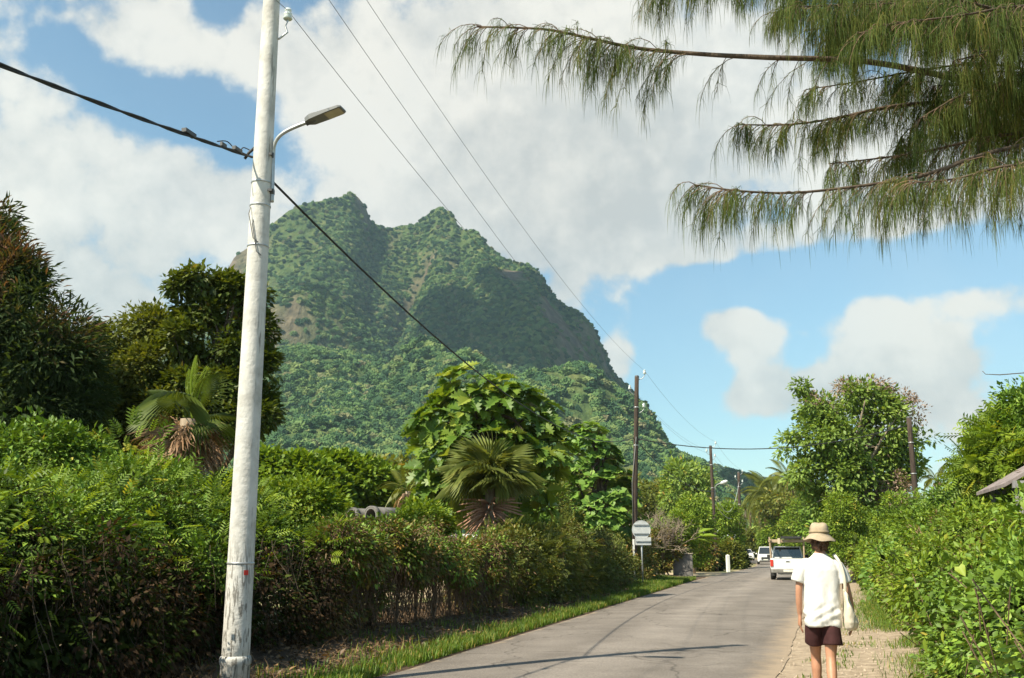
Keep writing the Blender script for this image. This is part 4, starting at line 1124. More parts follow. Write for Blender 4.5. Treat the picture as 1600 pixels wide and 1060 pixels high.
# hair: shaggy curls under the hat
Hh = MB()
rs = np.random.RandomState(5)
Hh.loft([ell_ring((0, .012, z), rx, ry, 20) for z, rx, ry in ((1.585, .052, .062), (1.61, .070, .085), (1.65, .082, .098), (1.70, .086, .104), (1.74, .08, .098), (1.76, .05, .06))])
for k in range(90):
    a = PI + PI * rs.rand() if k % 4 else 2 * PI * rs.rand(); z = 1.575 + .13 * rs.rand()
    rr_h = np.interp(z, [1.575, 1.62, 1.70], [.058, .078, .088])
    p = Vector((math.cos(a) * rr_h, .012 + math.sin(a) * rr_h * 1.18, z))
    Hh.tube([p, p + Vector((math.cos(a) * .016, math.sin(a) * .016, -.012)), p + Vector((math.cos(a) * .012 + rs.normal() * .008, math.sin(a) * .012, -.034))], [.016, .013, .006], 6)
hr = skin_mesh(Hh, .006, 1)
co = np.empty(len(hr.vertices) * 3, np.float32); hr.vertices.foreach_get('co', co); co = co.reshape(-1, 3)
front = np.clip((co[:, 1] - .03) / .03, 0, 1) * np.clip((1.70 - co[:, 2]) / .03, 0, 1)            # leave the face free
co[:, 1] -= front * np.maximum(co[:, 1] - .03, 0) * .9; co[:, 0] *= (1 - .25 * front)
hr.vertices.foreach_set('co', co.ravel()); hr.update(); hr.materials.append(M_HAIR)
link('hair', hr, man)
# bucket hat
hat = MB(); nseg = 48; prof = [(.0, 1.842), (.045, 1.840), (.078, 1.828), (.097, 1.803), (.106, 1.772), (.113, 1.735), (.117, 1.720), (.145, 1.694), (.176, 1.664), (.180, 1.658), (.174, 1.658), (.142, 1.687), (.110, 1.712), (.100, 1.74)]
vs, fs = [], []
for i, (r_, z) in enumerate(prof):
    for k in range(nseg):
        a = 2 * PI * k / nseg
        rb = r_ * (1 + .02 * math.sin(3 * a + 1)); brim = max(0, min(1, (r_ - .116) / .07)); crown = max(0, min(1, (z - 1.74) / .06))
        vs.append((rb * math.cos(a), .028 + rb * 1.08 * math.sin(a), z + brim * (.012 * math.sin(2 * a + .6) + .007 * math.sin(5 * a)) + crown * .012 * math.sin(2 * a + 2) * min(1, r_ / .08)))
for i in range(len(prof) - 1):
    for k in range(nseg):
        a = i * nseg + k; b2 = i * nseg + (k + 1) % nseg; fs.append((a, b2, b2 + nseg, a + nseg))
hat.add(vs, fs)
ho = hat.build('hat', M_HAT, man, True)
mb = MB(); mb.lathe([(.1105, 1.735), (.1175, 1.733), (.1150, 1.758), (.1095, 1.760)], 48, M=Matrix.Translation((0, .028, 0)) @ Matrix.Diagonal((1, 1.08, 1, 1))); mb.build('hat_band', M_HATBAND, ho, True)
for s in (-1, 1):
    for dy in (-.02, .02):
        mb = MB(); mb.lathe([(0, .002), (.006, .002), (.007, 0), (.006, -.002)], 8, M=Matrix.Translation((s * .106, .03 + dy, 1.788)) @ Matrix.Rotation(PI / 2, 4, 'Y')); mb.build('eyelet', M_HATBAND, ho)

# canvas tote hung on the right shoulder
bag = empty('tote_bag', (MAN.x - .14, 10.35, .03), -.20, 'cream canvas tote bag hanging from the right shoulder of the walker', 'bag')
G = MB()
G.loft([ell_ring((cx, cy, z), rx, ry, 28, 0, 2.4) for cx, cy, z, rx, ry in ((.285, -.03, .785, .040, .085), (.288, -.03, .80, .062, .125), (.286, -.03, .85, .075, .155), (.276, -.03, .92, .062, .165), (.262, -.03, 1.00, .044, .158), (.248, -.028, 1.08, .030, .135), (.238, -.025, 1.15, .022, .10), (.234, -.025, 1.18, .018, .085))])
bm_ = skin_mesh(G, .008, 4)
disp(bm_, lambda co, nr: (fbm(co * np.array([12, 10, 5]), 3, 35) - .5) * .034 + .006 * np.sin(co[:, 1] * 60 + co[:, 2] * 25))
bm_.materials.append(M_TOTE); link('bag_body', bm_, bag)
for ys_, yo in ((-1, -.10), (1, .05)):
    mb = MB()
    pth = smooth_path([(.235, yo * .9 - .02, 1.15), (.232, yo * .95 - .03, 1.25), (.215, ys_ * .118 - .005, 1.36), (.185, ys_ * .105, 1.45), (.150, ys_ * .05, 1.512), (.142, 0, 1.522)], 5)
    mb.tube(pth, .017, 8, flat=.35); mb.build('strap', M_TOTE, bag, True)

man.scale = (.87, .95, .985); bag.scale = (.92, .95, .985)
man.rotation_euler = (-.03, .025, -.20); bag.rotation_euler = (-.03, .025, -.20)

# ================================================================== vegetation
GL = dict(
    hedge=[(0, (.016, .030, .008)), (.35, (.035, .075, .014)), (.7, (.060, .125, .022)), (.93, (.10, .17, .035)), (1, (.20, .16, .06))],
    dry=[(0, (.05, .030, .016)), (.5, (.13, .078, .038)), (1, (.24, .15, .075))],
    deadbrown_shade=[(0, (.018, .012, .007)), (.6, (.042, .026, .014)), (1, (.10, .062, .032))],  # dead brown leaves, darkened to carry the shade of the hedge face
    mixed=[(0, (.030, .050, .012)), (.45, (.062, .092, .022)), (.68, (.11, .11, .035)), (.85, (.17, .115, .05)), (1, (.22, .14, .07))],
    dark=[(0, (.014, .026, .009)), (.5, (.030, .056, .015)), (1, (.062, .100, .024))],  # dark foliage; also carries painted shade for hedge face and bush interiors
    red=[(0, (.020, .032, .012)), (.42, (.036, .058, .018)), (.6, (.075, .050, .026)), (.8, (.13, .058, .036)), (1, (.20, .095, .06))],
    olive=[(0, (.026, .042, .010)), (.5, (.058, .088, .020)), (.85, (.10, .125, .030)), (1, (.19, .14, .055))],
    bright=[(0, (.030, .060, .010)), (.5, (.070, .135, .020)), (.85, (.120, .195, .030)), (1, (.22, .22, .06))],
    glossy=[(0, (.020, .048, .014)), (.5, (.045, .100, .026)), (1, (.090, .165, .045))],
    tuft=[(0, (.024, .046, .012)), (.5, (.055, .098, .022)), (.9, (.10, .145, .035)), (1, (.19, .14, .06))],
    bread=[(0, (.030, .075, .016)), (.35, (.060, .135, .026)), (.7, (.115, .20, .040)), (1, (.21, .29, .085))],
    tree=[(0, (.026, .052, .016)), (.5, (.055, .100, .028)), (.86, (.095, .145, .045)), (1, (.24, .15, .10))],
    pinkdry=[(0, (.16, .11, .08)), (1, (.36, .26, .20))],
    casu=[(0, (.022, .046, .024)), (.4, (.048, .090, .038)), (.75, (.085, .125, .048)), (1, (.13, .125, .055))],
    palm=[(0, (.050, .085, .030)), (.5, (.095, .140, .050)), (1, (.17, .20, .085))],
    straw=[(0, (.13, .070, .040)), (.5, (.26, .155, .085)), (1, (.40, .27, .16))],
    grass=[(0, (.035, .085, .012)), (.6, (.075, .165, .022)), (.9, (.13, .20, .035)), (1, (.28, .22, .10))],
)
_gain = dict(hedge=2.1, mixed=1.55, olive=1.6, bright=1.75, glossy=2.4, bread=1.25, tree=2.7, casu=1.15, palm=1.25, grass=1.15, red=1.3, dark=.75)  # hedge raised for a sunlit top, dark lowered for the shaded face
GL = {k: [(p, tuple(c * _gain.get(k, 1.1) * h for c, h in zip(cc, (1.22, 1.0, .62) if k not in ('dry', 'straw', 'pinkdry', 'red', 'deadbrown_shade') else (1, 1, 1)))) for p, cc in v] for k, v in GL.items()}
LM = {k: mat_leaf('leaf_' + k, v, trans=.15 if k in ('dry', 'straw', 'pinkdry', 'dark', 'hedge', 'mixed') else .30, rough=.46 if k in ('glossy', 'bread') else (.75 if k in ('red', 'dark', 'casu', 'deadbrown_shade') else .52), spec=.32 if k in ('glossy', 'bread') else (.1 if k in ('red', 'dark', 'casu', 'deadbrown_shade') else .3)) for k, v in GL.items()}
M_BARK = mat_noise('bark', [(.3, (.045, .032, .022)), (.6, (.105, .078, .055)), (.8, (.17, .135, .10))], 6, 8, .95, .8, 14, stretch=(2, 2, .5), dist=.03)
M_BARKPALE = mat_noise('pale_bark', [(.3, (.16, .12, .085)), (.7, (.33, .27, .20))], 6, 8, .95, .6, 14, stretch=(2, 2, .4), dist=.02)
M_TWIG = mat_noise('dry_twig', [(.3, (.075, .048, .030)), (.7, (.20, .135, .085))], 8, 6, .95)

def rot2(v, a):
    return Vector((v.x * math.cos(a) - v.y * math.sin(a), v.x * math.sin(a) + v.y * math.cos(a), v.z))
def sticks(name, n, fn, r, mat, parent, kind=None):
    mb = MB()
    for k in range(n): mb.tube(fn(k), r, 4, cap=False)
    o = mb.build(name, mat, parent)
    if kind: o['kind'] = kind
    return o
def world_tree(name, label, cat, base, ells, mat, rs, nclump, per, cr, size, tmpl=LEAF, trunk=True, r0=.16, top=None, bark=None, nl=16, group=None, **kw):
    """ells in world coordinates; the thing's origin is its foot"""
    base = Vector(base)
    o = empty(name, base, 0, label, cat, group)
    E = [(e[0] - base.x, e[1] - base.y, e[2] - base.z, *e[3:]) for e in ells]
    f, cp = foliage('crown' if trunk else 'foliage', E, nclump, per, cr, size, tmpl, LM[mat] if isinstance(mat, str) else mat, rs, o, **kw)
    if trunk:
        zt = top if top else max(e[2] for e in E) * .95
        c = np.mean([e[:2] for e in E], 0)
        limbs('tree', (0, 0, -.1), (c[0] * .8, c[1] * .8, zt), cp, r0, bark or M_BARK, rs, o, nl)
    return o
def eat(px, py, Y, rx, rz=None, ry=None):
    """ellipsoid centred where a photo pixel looks at distance Y; radii in photo pixels across and up"""
    p = at(px, py, Y); k = Y / F_PX
    rz = rx if rz is None else rz
    return (p.x, p.y, p.z, rx * k, (ry if ry else min(rx, rz)) * k, rz * k)

# ---------------------------------------------------------------- left roadside hedge
HX = np.array([(-2, -7.4), (6, -5.3), (11.5, -3.85), (17, -2.35), (22, -.75), (26, .65), (34, 2.95), (42, 4.7), (47, 6.2), (52, 7.4)])
def hx(y): return float(np.interp(y, HX[:, 0], HX[:, 1]))
rs = np.random.RandomState(101)
def hedge_ells(y0, y1, step, rows, rs, jit=.25):
    E = []
    for y in np.arange(y0, y1, step):
        for off, zc, rx, ry, rz in rows:
            s = .62 + .62 * rs.rand()
            E.append((hx(y) - off + (rs.rand() - .5) * jit, y + (rs.rand() - .5) * jit * 2, zc * (.84 + .34 * rs.rand()), rx * s, ry * s, rz * s))
            if rs.rand() < .5: E.append((hx(y) - off + (rs.rand() - .5) * 1.1, y + (rs.rand() - .5) * 1.2, zc + rz * (.35 + .6 * rs.rand()), rx * .45, ry * .45, rz * .4))
    return E
E = hedge_ells(6.5, 17.0, .75, [(.70, .72, .70, .75, .85), (1.7, 1.30, .85, .9, .75), (3.1, 1.70, 1.1, 1.0, .85), (1.9, .45, .9, .9, .6)], rs)
hb_ = Vector((hx(11), 11, 0))
h1_ = empty('hedge', hb_, 0, 'dark overgrown roadside hedge with sunlit vine-covered top behind the white pole', 'hedge')
El = [(e[0] - hb_.x, e[1] - hb_.y, *e[2:]) for e in E]
def dry_low(pos, val, rs):      # dead vine leaves on the road face; their brown is darkened as shade
    return val
f, cp = foliage('vine_leaves', [e for e in El if e[2] > .9], 2700, 40, .24, .070, LEAF, LM['hedge'], rs, h1_, fill=.10, droop=.35, zmin=1.15, upward=1.25, gap=.38, gfreq=.9)  # top of the vine, sunlight put into a brighter leaf colour
fl, _ = foliage('shaded_vine_leaves', [e for e in El if e[2] < 1.5], 1400, 34, .22, .065, LEAF, LM['dark'], rs, h1_, droop=.6, gap=.4)  # same vine, the road face's shade put into a darker colour
f2, _ = foliage('dry_leaves', [e for e in El if e[2] < 1.6], 900, 34, .26, .065, LEAF_NARROW, LM['deadbrown_shade'], rs, h1_, droop=.9, zmin=.1)
f3, _ = foliage('feathery_sprigs', [(e[0], e[1], e[2] + .15, *e[3:]) for e in El if e[2] > .95], 500, 9, .34, .20, SPRIG, LM['bright'], rs, h1_, droop=.15, upward=1.2)
f4, _ = foliage('inner_leaves', [(e[0], e[1], e[2], e[3] * .8, e[4] * .8, e[5] * .8) for e in El], 2200, 12, .3, .12, LEAF, LM['dark'], rs, h1_, inner=.5, cull=.5)  # inner leaves in the dark tone: shade painted inside the hedge
def stem_fn(k):
    y = 7 + 10 * rs.rand(); x = hx(y) - .3 - .9 * rs.rand(); b = Vector((x - hb_.x, y - hb_.y, 0)); l = 1.0 + 1.0 * rs.rand()
    return [b, b + Vector((rs.normal() * .1, rs.normal() * .15, l * .5)), b + Vector((rs.normal() * .2, rs.normal() * .3, l))]
sticks('stems', 24, stem_fn, .012, M_TWIG, h1_, 'stuff')
def vine1(k):
    y = 8 + 9 * rs.rand(); x = hx(y) - .12 - .45 * rs.rand(); p = Vector((x - hb_.x, y - hb_.y, 1.0 + .75 * rs.rand())); l = p.z * (.3 + .6 * rs.rand())
    q = [p]; d = Vector((rs.normal() * .25, rs.normal() * .45, -1)).normalized()
    for i in range(5):
        d = (d + Vector((rs.normal() * .22, rs.normal() * .34, -.12))).normalized(); q.append(q[-1] + d * l / 5)
    return q
foliage('clinging_dead_leaves', [(e[0] + .12, *e[1:]) for e in El if e[2] < 1.1], 520, 30, .24, .07, LEAF, LM['deadbrown_shade'], rs, h1_, droop=.9, gap=.35, gfreq=.8)
sticks('hanging_vines', 260, vine1, .0032, M_BARK, h1_, 'stuff')
foliage('ragged_shoots', [(e[0], e[1], e[2] + .30, e[3] * .9, e[4] * .9, e[5]) for e in El if e[2] > 1.2], 150, 9, .36, .26, SPRIG, LM['bright'], rs, h1_, droop=-.3, gap=.55)

# drier hedge with gaps and a wire fence inside it
rs = np.random.RandomState(102)
E = hedge_ells(16.6, 24.6, .8, [(.35, 1.45, .42, .75, .50), (.55, .75, .40, .55, .75)], rs, .3)
E = [e for e in E if not (18.2 < e[1] < 22.3 and e[2] < 1.1 and rs.rand() < .92)]
hb_ = Vector((hx(20.5), 20.5, 0))
h2_ = empty('hedge', hb_, 0, 'dry brown vine hedge with gaps, between the white pole and the opening', 'hedge')
El = [(e[0] - hb_.x, e[1] - hb_.y, *e[2:]) for e in E]
foliage('vine_leaves', El, 700, 36, .22, .075, LEAF, LM['mixed'], rs, h2_, fill=.1, droop=.4, upward=.9, gap=.4)
foliage('green_leaves', [e for e in El if e[2] > 1.2], 420, 34, .22, .08, LEAF, LM['hedge'], rs, h2_, droop=.2, upward=1.2)
foliage('dry_leaves', El, 900, 32, .22, .075, LEAF_NARROW, LM['dry'], rs, h2_, droop=.9)
def vine_fn(k):
    y = 16.8 + 7.6 * rs.rand(); x = hx(y) - .15 - .5 * rs.rand(); b = Vector((x - hb_.x, y - hb_.y, 1.9 * (.5 + .5 * rs.rand()))); l = b.z * (.6 + .4 * rs.rand())
    return [b, b + Vector((rs.normal() * .1, rs.normal() * .12, -l * .45)), b + Vector((rs.normal() * .14, rs.normal() * .22, -l))]
sticks('hanging_vines', 620, vine_fn, .006, M_TWIG, h2_, 'stuff')
for k in range(9):
    y = 17.2 + .85 * k; x = hx(y) - .4
    mb = MB(); mb.tube([(x - hb_.x, y - hb_.y, -.1), (x - hb_.x + rs.normal() * .06, y - hb_.y + rs.normal() * .12, 1.0), (x - hb_.x + rs.normal() * .1, y - hb_.y + rs.normal() * .22, 1.85)], [.032, .028, .02], 6); mb.build('stake', M_TWIG, h2_, True)

rs = np.random.RandomState(103)
E = hedge_ells(26.0, 34.0, .9, [(.5, 1.35, .65, .85, .65), (.45, .6, .6, .7, .65), (1.2, 1.2, .7, .8, .8)], rs, .4)
hb_ = Vector((hx(30), 30, 0))
h3_ = empty('hedge', hb_, 0, 'loose green and brown hedge below the fan palm, past the opening', 'hedge')
El = [(e[0] - hb_.x, e[1] - hb_.y, *e[2:]) for e in E]
foliage('leaves', El, 1000, 34, .26, .085, LEAF, LM['mixed'], rs, h3_, vhi=.75, fill=.2, upward=1.0, gap=.4)
foliage('wispy_sprigs', El, 420, 8, .36, .24, SPRIG, LM['olive'], rs, h3_, droop=.2)
foliage('dry_leaves', El, 380, 30, .25, .08, LEAF_NARROW, LM['dry'], rs, h3_, droop=.8)
rs = np.random.RandomState(104)
E = hedge_ells(34.4, 42.3, .9, [(.4, 1.35, .6, .85, .65), (.35, .6, .6, .75, .7)], rs, .4)
hb_ = Vector((hx(38), 38, 0))
h4_ = empty('hedge', hb_, 0, 'trimmed dark green hedge running up to the first wooden pole', 'hedge')
El = [(e[0] - hb_.x, e[1] - hb_.y, *e[2:]) for e in E]
foliage('leaves', El, 900, 34, .26, .085, LEAF, LM['mixed'], rs, h4_, vhi=.62, fill=.2)
foliage('dry_leaves', El, 300, 30, .25, .08, LEAF_NARROW, LM['dry'], rs, h4_, droop=.8)
rs = np.random.RandomState(105)
E = hedge_ells(43.6, 50.5, .9, [(.6, 1.25, .6, .85, .65), (.5, .55, .6, .75, .6)], rs, .4)
hb_ = Vector((hx(47), 47, 0))
h5_ = empty('hedge', hb_, 0, 'rusty brown and green hedge behind the round sign', 'hedge')
El = [(e[0] - hb_.x, e[1] - hb_.y, *e[2:]) for e in E]
foliage('leaves', El, 700, 30, .28, .09, LEAF, LM['mixed'], rs, h5_, fill=.2)

# ---------------------------------------------------------------- trees on the left
rs = np.random.RandomState(110)
bx = at(-70, 858, 20)
world_tree('leafy_tree', 'tall dark tree with reddish brown leaf tips at the left edge', 'tree', (bx.x, 20, 0),
           [eat(-60, 560, 20, 150, 130), eat(20, 520, 19.5, 95, 80), eat(70, 570, 19.5, 75, 70), eat(-40, 430, 20.5, 100, 110), eat(10, 460, 19.8, 60, 75), eat(95, 520, 20, 50, 45), eat(40, 640, 19.5, 110, 70), eat(105, 620, 20, 55, 60), eat(-30, 350, 20.3, 45, 45), eat(-110, 330, 20, 70, 70), eat(-130, 600, 20, 120, 160)],
           'red', rs, 1150, 34, .36, .19, LEAF_NARROW, r0=.3, fill=.5, top=6.5, nl=26,
           vz=lambda p, v, r: np.clip(v * .45 + .36 * np.clip((p[:, 2] - 4.4) / 2.2, 0, 1) * np.clip((fbm(p * .9, 3, 3) - .40) * 6, 0, 1), 0, 1))
rs = np.random.RandomState(111)
bx = at(335, 858, 23)
world_tree('tufted_tree', 'tall tree with rounded leafy tufts left of the white pole', 'tree', (bx.x, 23, 0),
           [eat(*q) for q in ((275, 447, 23, 22, 17), (316, 434, 23, 29, 19), (354, 452, 23.3, 26, 18), (386, 462, 23.6, 30, 22), (302, 486, 23, 32, 22), (345, 494, 23.4, 36, 22), (395, 512, 23.7, 32, 30), (288, 536, 22.8, 38, 28), (350, 552, 23.2, 52, 30), (404, 580, 23.7, 30, 40), (318, 606, 22.8, 66, 32), (398, 638, 23.8, 36, 40), (340, 655, 23, 80, 36))],
           'tuft', rs, 560, 34, .23, .15, LEAF, r0=.15, fill=.15, top=6.2, nl=50, gap=.45, upward=1.0)
rs = np.random.RandomState(112)
bx = at(195, 858, 24)
world_tree('leafy_tree', 'rounded green tree between the reddish tree and the tufted tree', 'tree', (bx.x, 24, 0),
           [eat(190, 540, 24, 55, 40), eat(240, 520, 24, 45, 34), eat(160, 590, 24, 60, 50), eat(235, 590, 23.5, 60, 55), eat(200, 650, 23.5, 80, 60), eat(150, 680, 23, 60, 60), eat(265, 660, 23, 50, 55), eat(210, 505, 24.2, 30, 20)],
           'olive', rs, 950, 34, .32, .12, LEAF, r0=.18, fill=.35, top=5.2, nl=20, vhi=.9, upward=1.0, gap=.4)
rs = np.random.RandomState(113)
for px, py, Y_, w_, h_, mt, lb in ((60, 720, 16, 105, 55, 'hedge', 'leafy bush with light green shoots under the reddish tree'), (200, 775, 17, 95, 50, 'bright', 'vine-smothered bush in front of the brown-skirted palm'), (345, 800, 18.5, 75, 50, 'hedge', 'low bush just left of the white pole, under the palm'), (455, 800, 21, 75, 50, 'bright', 'sunlit bush right of the white pole, above the dry hedge'), (555, 850, 25, 80, 26, 'bright', 'yellow green bush in front of the concrete pipes'), (655, 830, 27, 46, 40, 'bright', 'small bright bush at the opening left of the fan palm')):
    b_ = at(px, 858, Y_)
    world_tree('bush', lb, 'bush', (b_.x, Y_, 0), [eat(px, py, Y_, w_, h_), eat(px - w_ * .5, py + 20, Y_ + .2, w_ * .6, h_), eat(px + w_ * .5, py + 15, Y_ + .3, w_ * .6, h_ * .9), *([eat(px, 850, Y_, w_ * .9, 55), eat(px, 900, Y_, w_ * .8, 60)] if px < 400 else [eat(px, 850, Y_ + 2.5, w_ * .5, 30)])],
               mt, rs, 420, 34, .26, .10, LEAF, trunk=False, fill=.25, upward=1.1)
    if mt == 'hedge':
        pass
# round trees behind the hedge
rs = np.random.RandomState(114)
for px, Y_, E_, lb in ((455, 40, [(430, 770, 55, 45), (470, 745, 48, 30), (415, 735, 36, 28), (500, 780, 50, 45), (450, 810, 75, 45)], 'sunlit round-crowned tree directly right of the white pole'),
                       (560, 42, [(530, 745, 45, 32), (570, 760, 46, 36), (600, 785, 32, 34), (550, 790, 60, 40), (510, 735, 30, 22), (590, 815, 50, 36)], 'sunlit round-crowned tree just behind the concrete pipes')):
    b_ = at(px, 858, Y_)
    world_tree('leafy_tree', lb, 'tree', (b_.x, Y_, 0), [eat(a_, c_, Y_, r_, z_) for a_, c_, r_, z_ in E_], 'bright', rs, 620, 34, .42, .19, LEAF_ROUND, r0=.2, fill=.3, nl=14, vhi=.85)

# ---------------------------------------------------------------- breadfruit tree: big lobed leaves
def bread_leaf():
    vs, fs = [], []
    ys_ = [.10, .26, .43, .60, .76, .88]; ws = [.20, .33, .36, .30, .19]
    def zc(x, y): return .55 * abs(x) - .30 * y * y
    for i in range(5):
        y0, y1 = ys_[i], ys_[i + 1]
        for s in (-1, 1):
            b_ = len(vs); w_ = ws[i]
            for x, y in ((0, y0), (s * w_ * .55, y0 + .06), (s * w_, y0 + .22), (s * w_ * .50, y1 + .07), (0, y1)):
                vs.append((x, y, zc(x, y)))
            fs += [(b_, b_ + 1, b_ + 2), (b_, b_ + 2, b_ + 3), (b_, b_ + 3, b_ + 4)]
    b_ = len(vs); vs += [(0, .86, zc(0, .86)), (.09, .92, zc(.09, .92)), (0, 1.05, zc(0, 1.05)), (-.09, .92, zc(.09, .92)), (-.008, 0, 0), (.008, 0, 0), (.008, .2, 0), (-.008, .2, 0)]
    fs += [(b_, b_ + 1, b_ + 2), (b_, b_ + 2, b_ + 3), (b_ + 4, b_ + 5, b_ + 6), (b_ + 4, b_ + 6, b_ + 7)]
    return T(vs, fs)
BREAD = bread_leaf()
def big_leaf_tree(name, label, base, ells, tmpl, mat, rs, nros, per, size, nobj, r0, spread=1.0, droop=.35, part='leaf'):
    o = empty(name, base, 0, label, 'tree')
    E = [(e[0] - base[0], e[1] - base[1], e[2] - base[2], *e[3:]) for e in ells]
    cp, cn = shell(E, nros, rs, .72, .3, .8)
    limbs('tree', (0, 0, -.1), (np.mean([e[0] for e in E]) * .8, 0, max(e[2] for e in E) * .9), cp, r0, M_BARK, rs, o, 40, tip_r=.02)
    ax, nr, ps, sz, vl = [], [], [], [], []
    for c, nn in zip(cp, cn):
        up = unit(nn * .7 + np.array([0, 0, .8]))
        a0 = rs.rand() * 6.28; t1 = unit(np.cross(up, [.3, .5, .1])); t2 = np.cross(up, t1)
        cv = rs.rand()
        for k in range(per):
            a = a0 + 6.28 * k / per + rs.normal() * .2; lift = .15 + .55 * rs.rand()
            out = t1 * math.cos(a) + t2 * math.sin(a)
            ax.append(unit(out * spread + up * lift - np.array([0, 0, droop * .5]))); nr.append(unit(up - out * .2 + rs.normal(size=3) * .2))
            ps.append(c + out * .04); sz.append(size * (.65 + .5 * rs.rand())); vl.append(np.clip(.3 * cv + .7 * rs.rand(), 0, 1))
    ps, ax, nr, sz, vl = map(np.array, (ps, ax, nr, sz, vl))
    # the leaves nearest the viewer become single leaves
    score = ps[:, 1] - .25 * ps[:, 2]
    order = np.argsort(score); sel, rest = order[:nobj], order[nobj:]
    variants = []
    for q in range(4):
        V_ = tmpl[0].copy(); V_[:, 2] += (-.25 + .16 * q) * V_[:, 1] ** 2
        variants.append(np_mesh(part, V_, tmpl[1], mat, np.full(len(V_), .12 + .25 * q)))
    for i in sel:
        y = Vector(ax[i]); z = Vector(nr[i]); z = (z - y * z.dot(y)).normalized(); x = y.cross(z)
        lf = link(part, variants[min(3, int(vl[i] * 4))], o)
        lf.matrix_local = Matrix.Translation(ps[i]) @ Matrix((x, y, z)).transposed().to_4x4() @ Matrix.Diagonal((sz[i], sz[i], sz[i], 1))
    if len(rest):
        V_, Fc, kk = place(tmpl, ps[rest], ax[rest], nr[rest], sz[rest])
        q = link('more_leaves', np_mesh('more_leaves', V_, Fc, mat, np.repeat(vl[rest], kk)), o); q['kind'] = 'stuff'
    return o
rs = np.random.RandomState(120)
b_ = at(765, 858, 32)
big_leaf_tree('breadfruit_tree', 'tall tree with large lobed glossy leaves behind the fan palm', (b_.x, 32, 0),
              [eat(735, 625, 32, 50, 45), eat(785, 640, 32, 45, 45), eat(700, 660, 32, 55, 40), eat(830, 655, 32.4, 32, 44), eat(690, 720, 32, 52, 42), eat(760, 700, 31.6, 70, 50), eat(845, 715, 32.4, 42, 50), eat(730, 600, 32, 32, 28), eat(675, 665, 32, 32, 26), eat(850, 760, 32.5, 38, 40), eat(700, 775, 32, 50, 40), eat(780, 770, 32.5, 80, 40)],
              BREAD, LM['bread'], rs, 165, 8, .64, 300, .22)
# small round-leaved tree by the wooden pole
rs = np.random.RandomState(121)
b_ = at(940, 858, 46)
big_leaf_tree('round_leaf_tree', 'tree of round shiny leaves left of the first wooden pole', (b_.x, 46, 0),
              [eat(920, 690, 46, 34, 30), eat(905, 720, 46, 30, 28), eat(945, 720, 46.3, 30, 32), eat(925, 765, 46, 42, 36), eat(965, 765, 46.3, 34, 36), eat(935, 810, 46, 50, 40), eat(980, 800, 46.6, 26, 50), eat(895, 790, 46.5, 28, 36)],
              LEAF_ROUND, LM['glossy'], rs, 330, 9, .34, 300, .18, droop=.6)

# ---------------------------------------------------------------- fan palms
def fan_leaf(nseg=34, rad=.78, pet=.62, drop=.35):
    vs, fs = [], []
    for i in range(2):
        pass
    b_ = 0
    vs += [(-.014, 0, 0), (.014, 0, 0), (.008, pet, .03), (-.008, pet, .03), (0, 0, -.02)]
    fs += [(0, 1, 2), (0, 2, 3), (0, 4, 1)]
    for k in range(nseg):
        a = R(-140) + R(280) * k / (nseg - 1); da = R(280) / nseg * .46
        def pt(ang, r_, z): return (math.sin(ang) * r_, pet + math.cos(ang) * r_, z)
        b_ = len(vs); rr_ = rad * (.80 + .2 * math.cos(a * .7))
        vs += [pt(a, .03, .03), pt(a - da, rr_ * .42, .05 - drop * .10), pt(a, rr_ * .44, .085 - drop * .10), pt(a + da, rr_ * .42, .05 - drop * .10), pt(a + da * .22, rr_ * .74, -drop * .40), pt(a, rr_, -drop * 1.25)]
        fs += [(b_, b_ + 1, b_ + 2), (b_, b_ + 2, b_ + 3), (b_ + 1, b_ + 4, b_ + 2), (b_ + 2, b_ + 4, b_ + 3), (b_ + 1, b_ + 5, b_ + 4)]
    return T(vs, fs)
def dead_leaf(nseg=20):
    """a collapsed fan: narrow limp strips hanging together"""
    r_ = np.random.RandomState(3); vs = [(-.014, 0, 0), (.014, 0, 0), (.008, .5, .03), (-.008, .5, .03)]; fs = [(0, 1, 2), (0, 2, 3)]
    for k in range(nseg):
        a = R(-42) + R(84) * k / (nseg - 1); l = .45 + .5 * r_.rand(); b_ = len(vs); w_ = .014
        x1, y1 = math.sin(a) * l * .4, .48 + math.cos(a) * l * .4; x2, y2 = math.sin(a * .7) * l * .75 + r_.normal() * .03, .48 + l * .8
        z1, z2, z3 = .05 + r_.normal() * .03, r_.normal() * .07, -.05 + r_.normal() * .12
        vs += [(0, .48, .03), (x1 - w_, y1, z1), (x1 + w_, y1, z1 + .01), (x2 - w_, y2, z2), (x2 + w_, y2, z2 + .01), (x2 + r_.normal() * .06, y2 + l * .25, z3)]
        fs += [(b_, b_ + 1, b_ + 2), (b_ + 1, b_ + 3, b_ + 4), (b_ + 1, b_ + 4, b_ + 2), (b_ + 3, b_ + 5, b_ + 4)]
    return T(vs, fs)
def lofted_leaf_obj(name, me, parent, pos, d, roll, s, rs):
    y = Vector(d).normalized(); z = Vector((0, 0, 1)); z = (z - y * z.dot(y)); z = z.normalized() if z.length > .05 else Vector((0, -1, 0))
    z = Matrix.Rotation(roll, 3, y) @ z; x = y.cross(z)
    lf = link(name, me, parent)
    lf.matrix_local = Matrix.Translation(pos) @ Matrix((x, y, z)).transposed().to_4x4() @ Matrix.Diagonal((s, s, s, 1))
    return lf
M_PETIOLE = mat_noise('salmon_petiole', [(.3, (.26, .13, .085)), (.7, (.46, .27, .18))], 9, 4, .8)
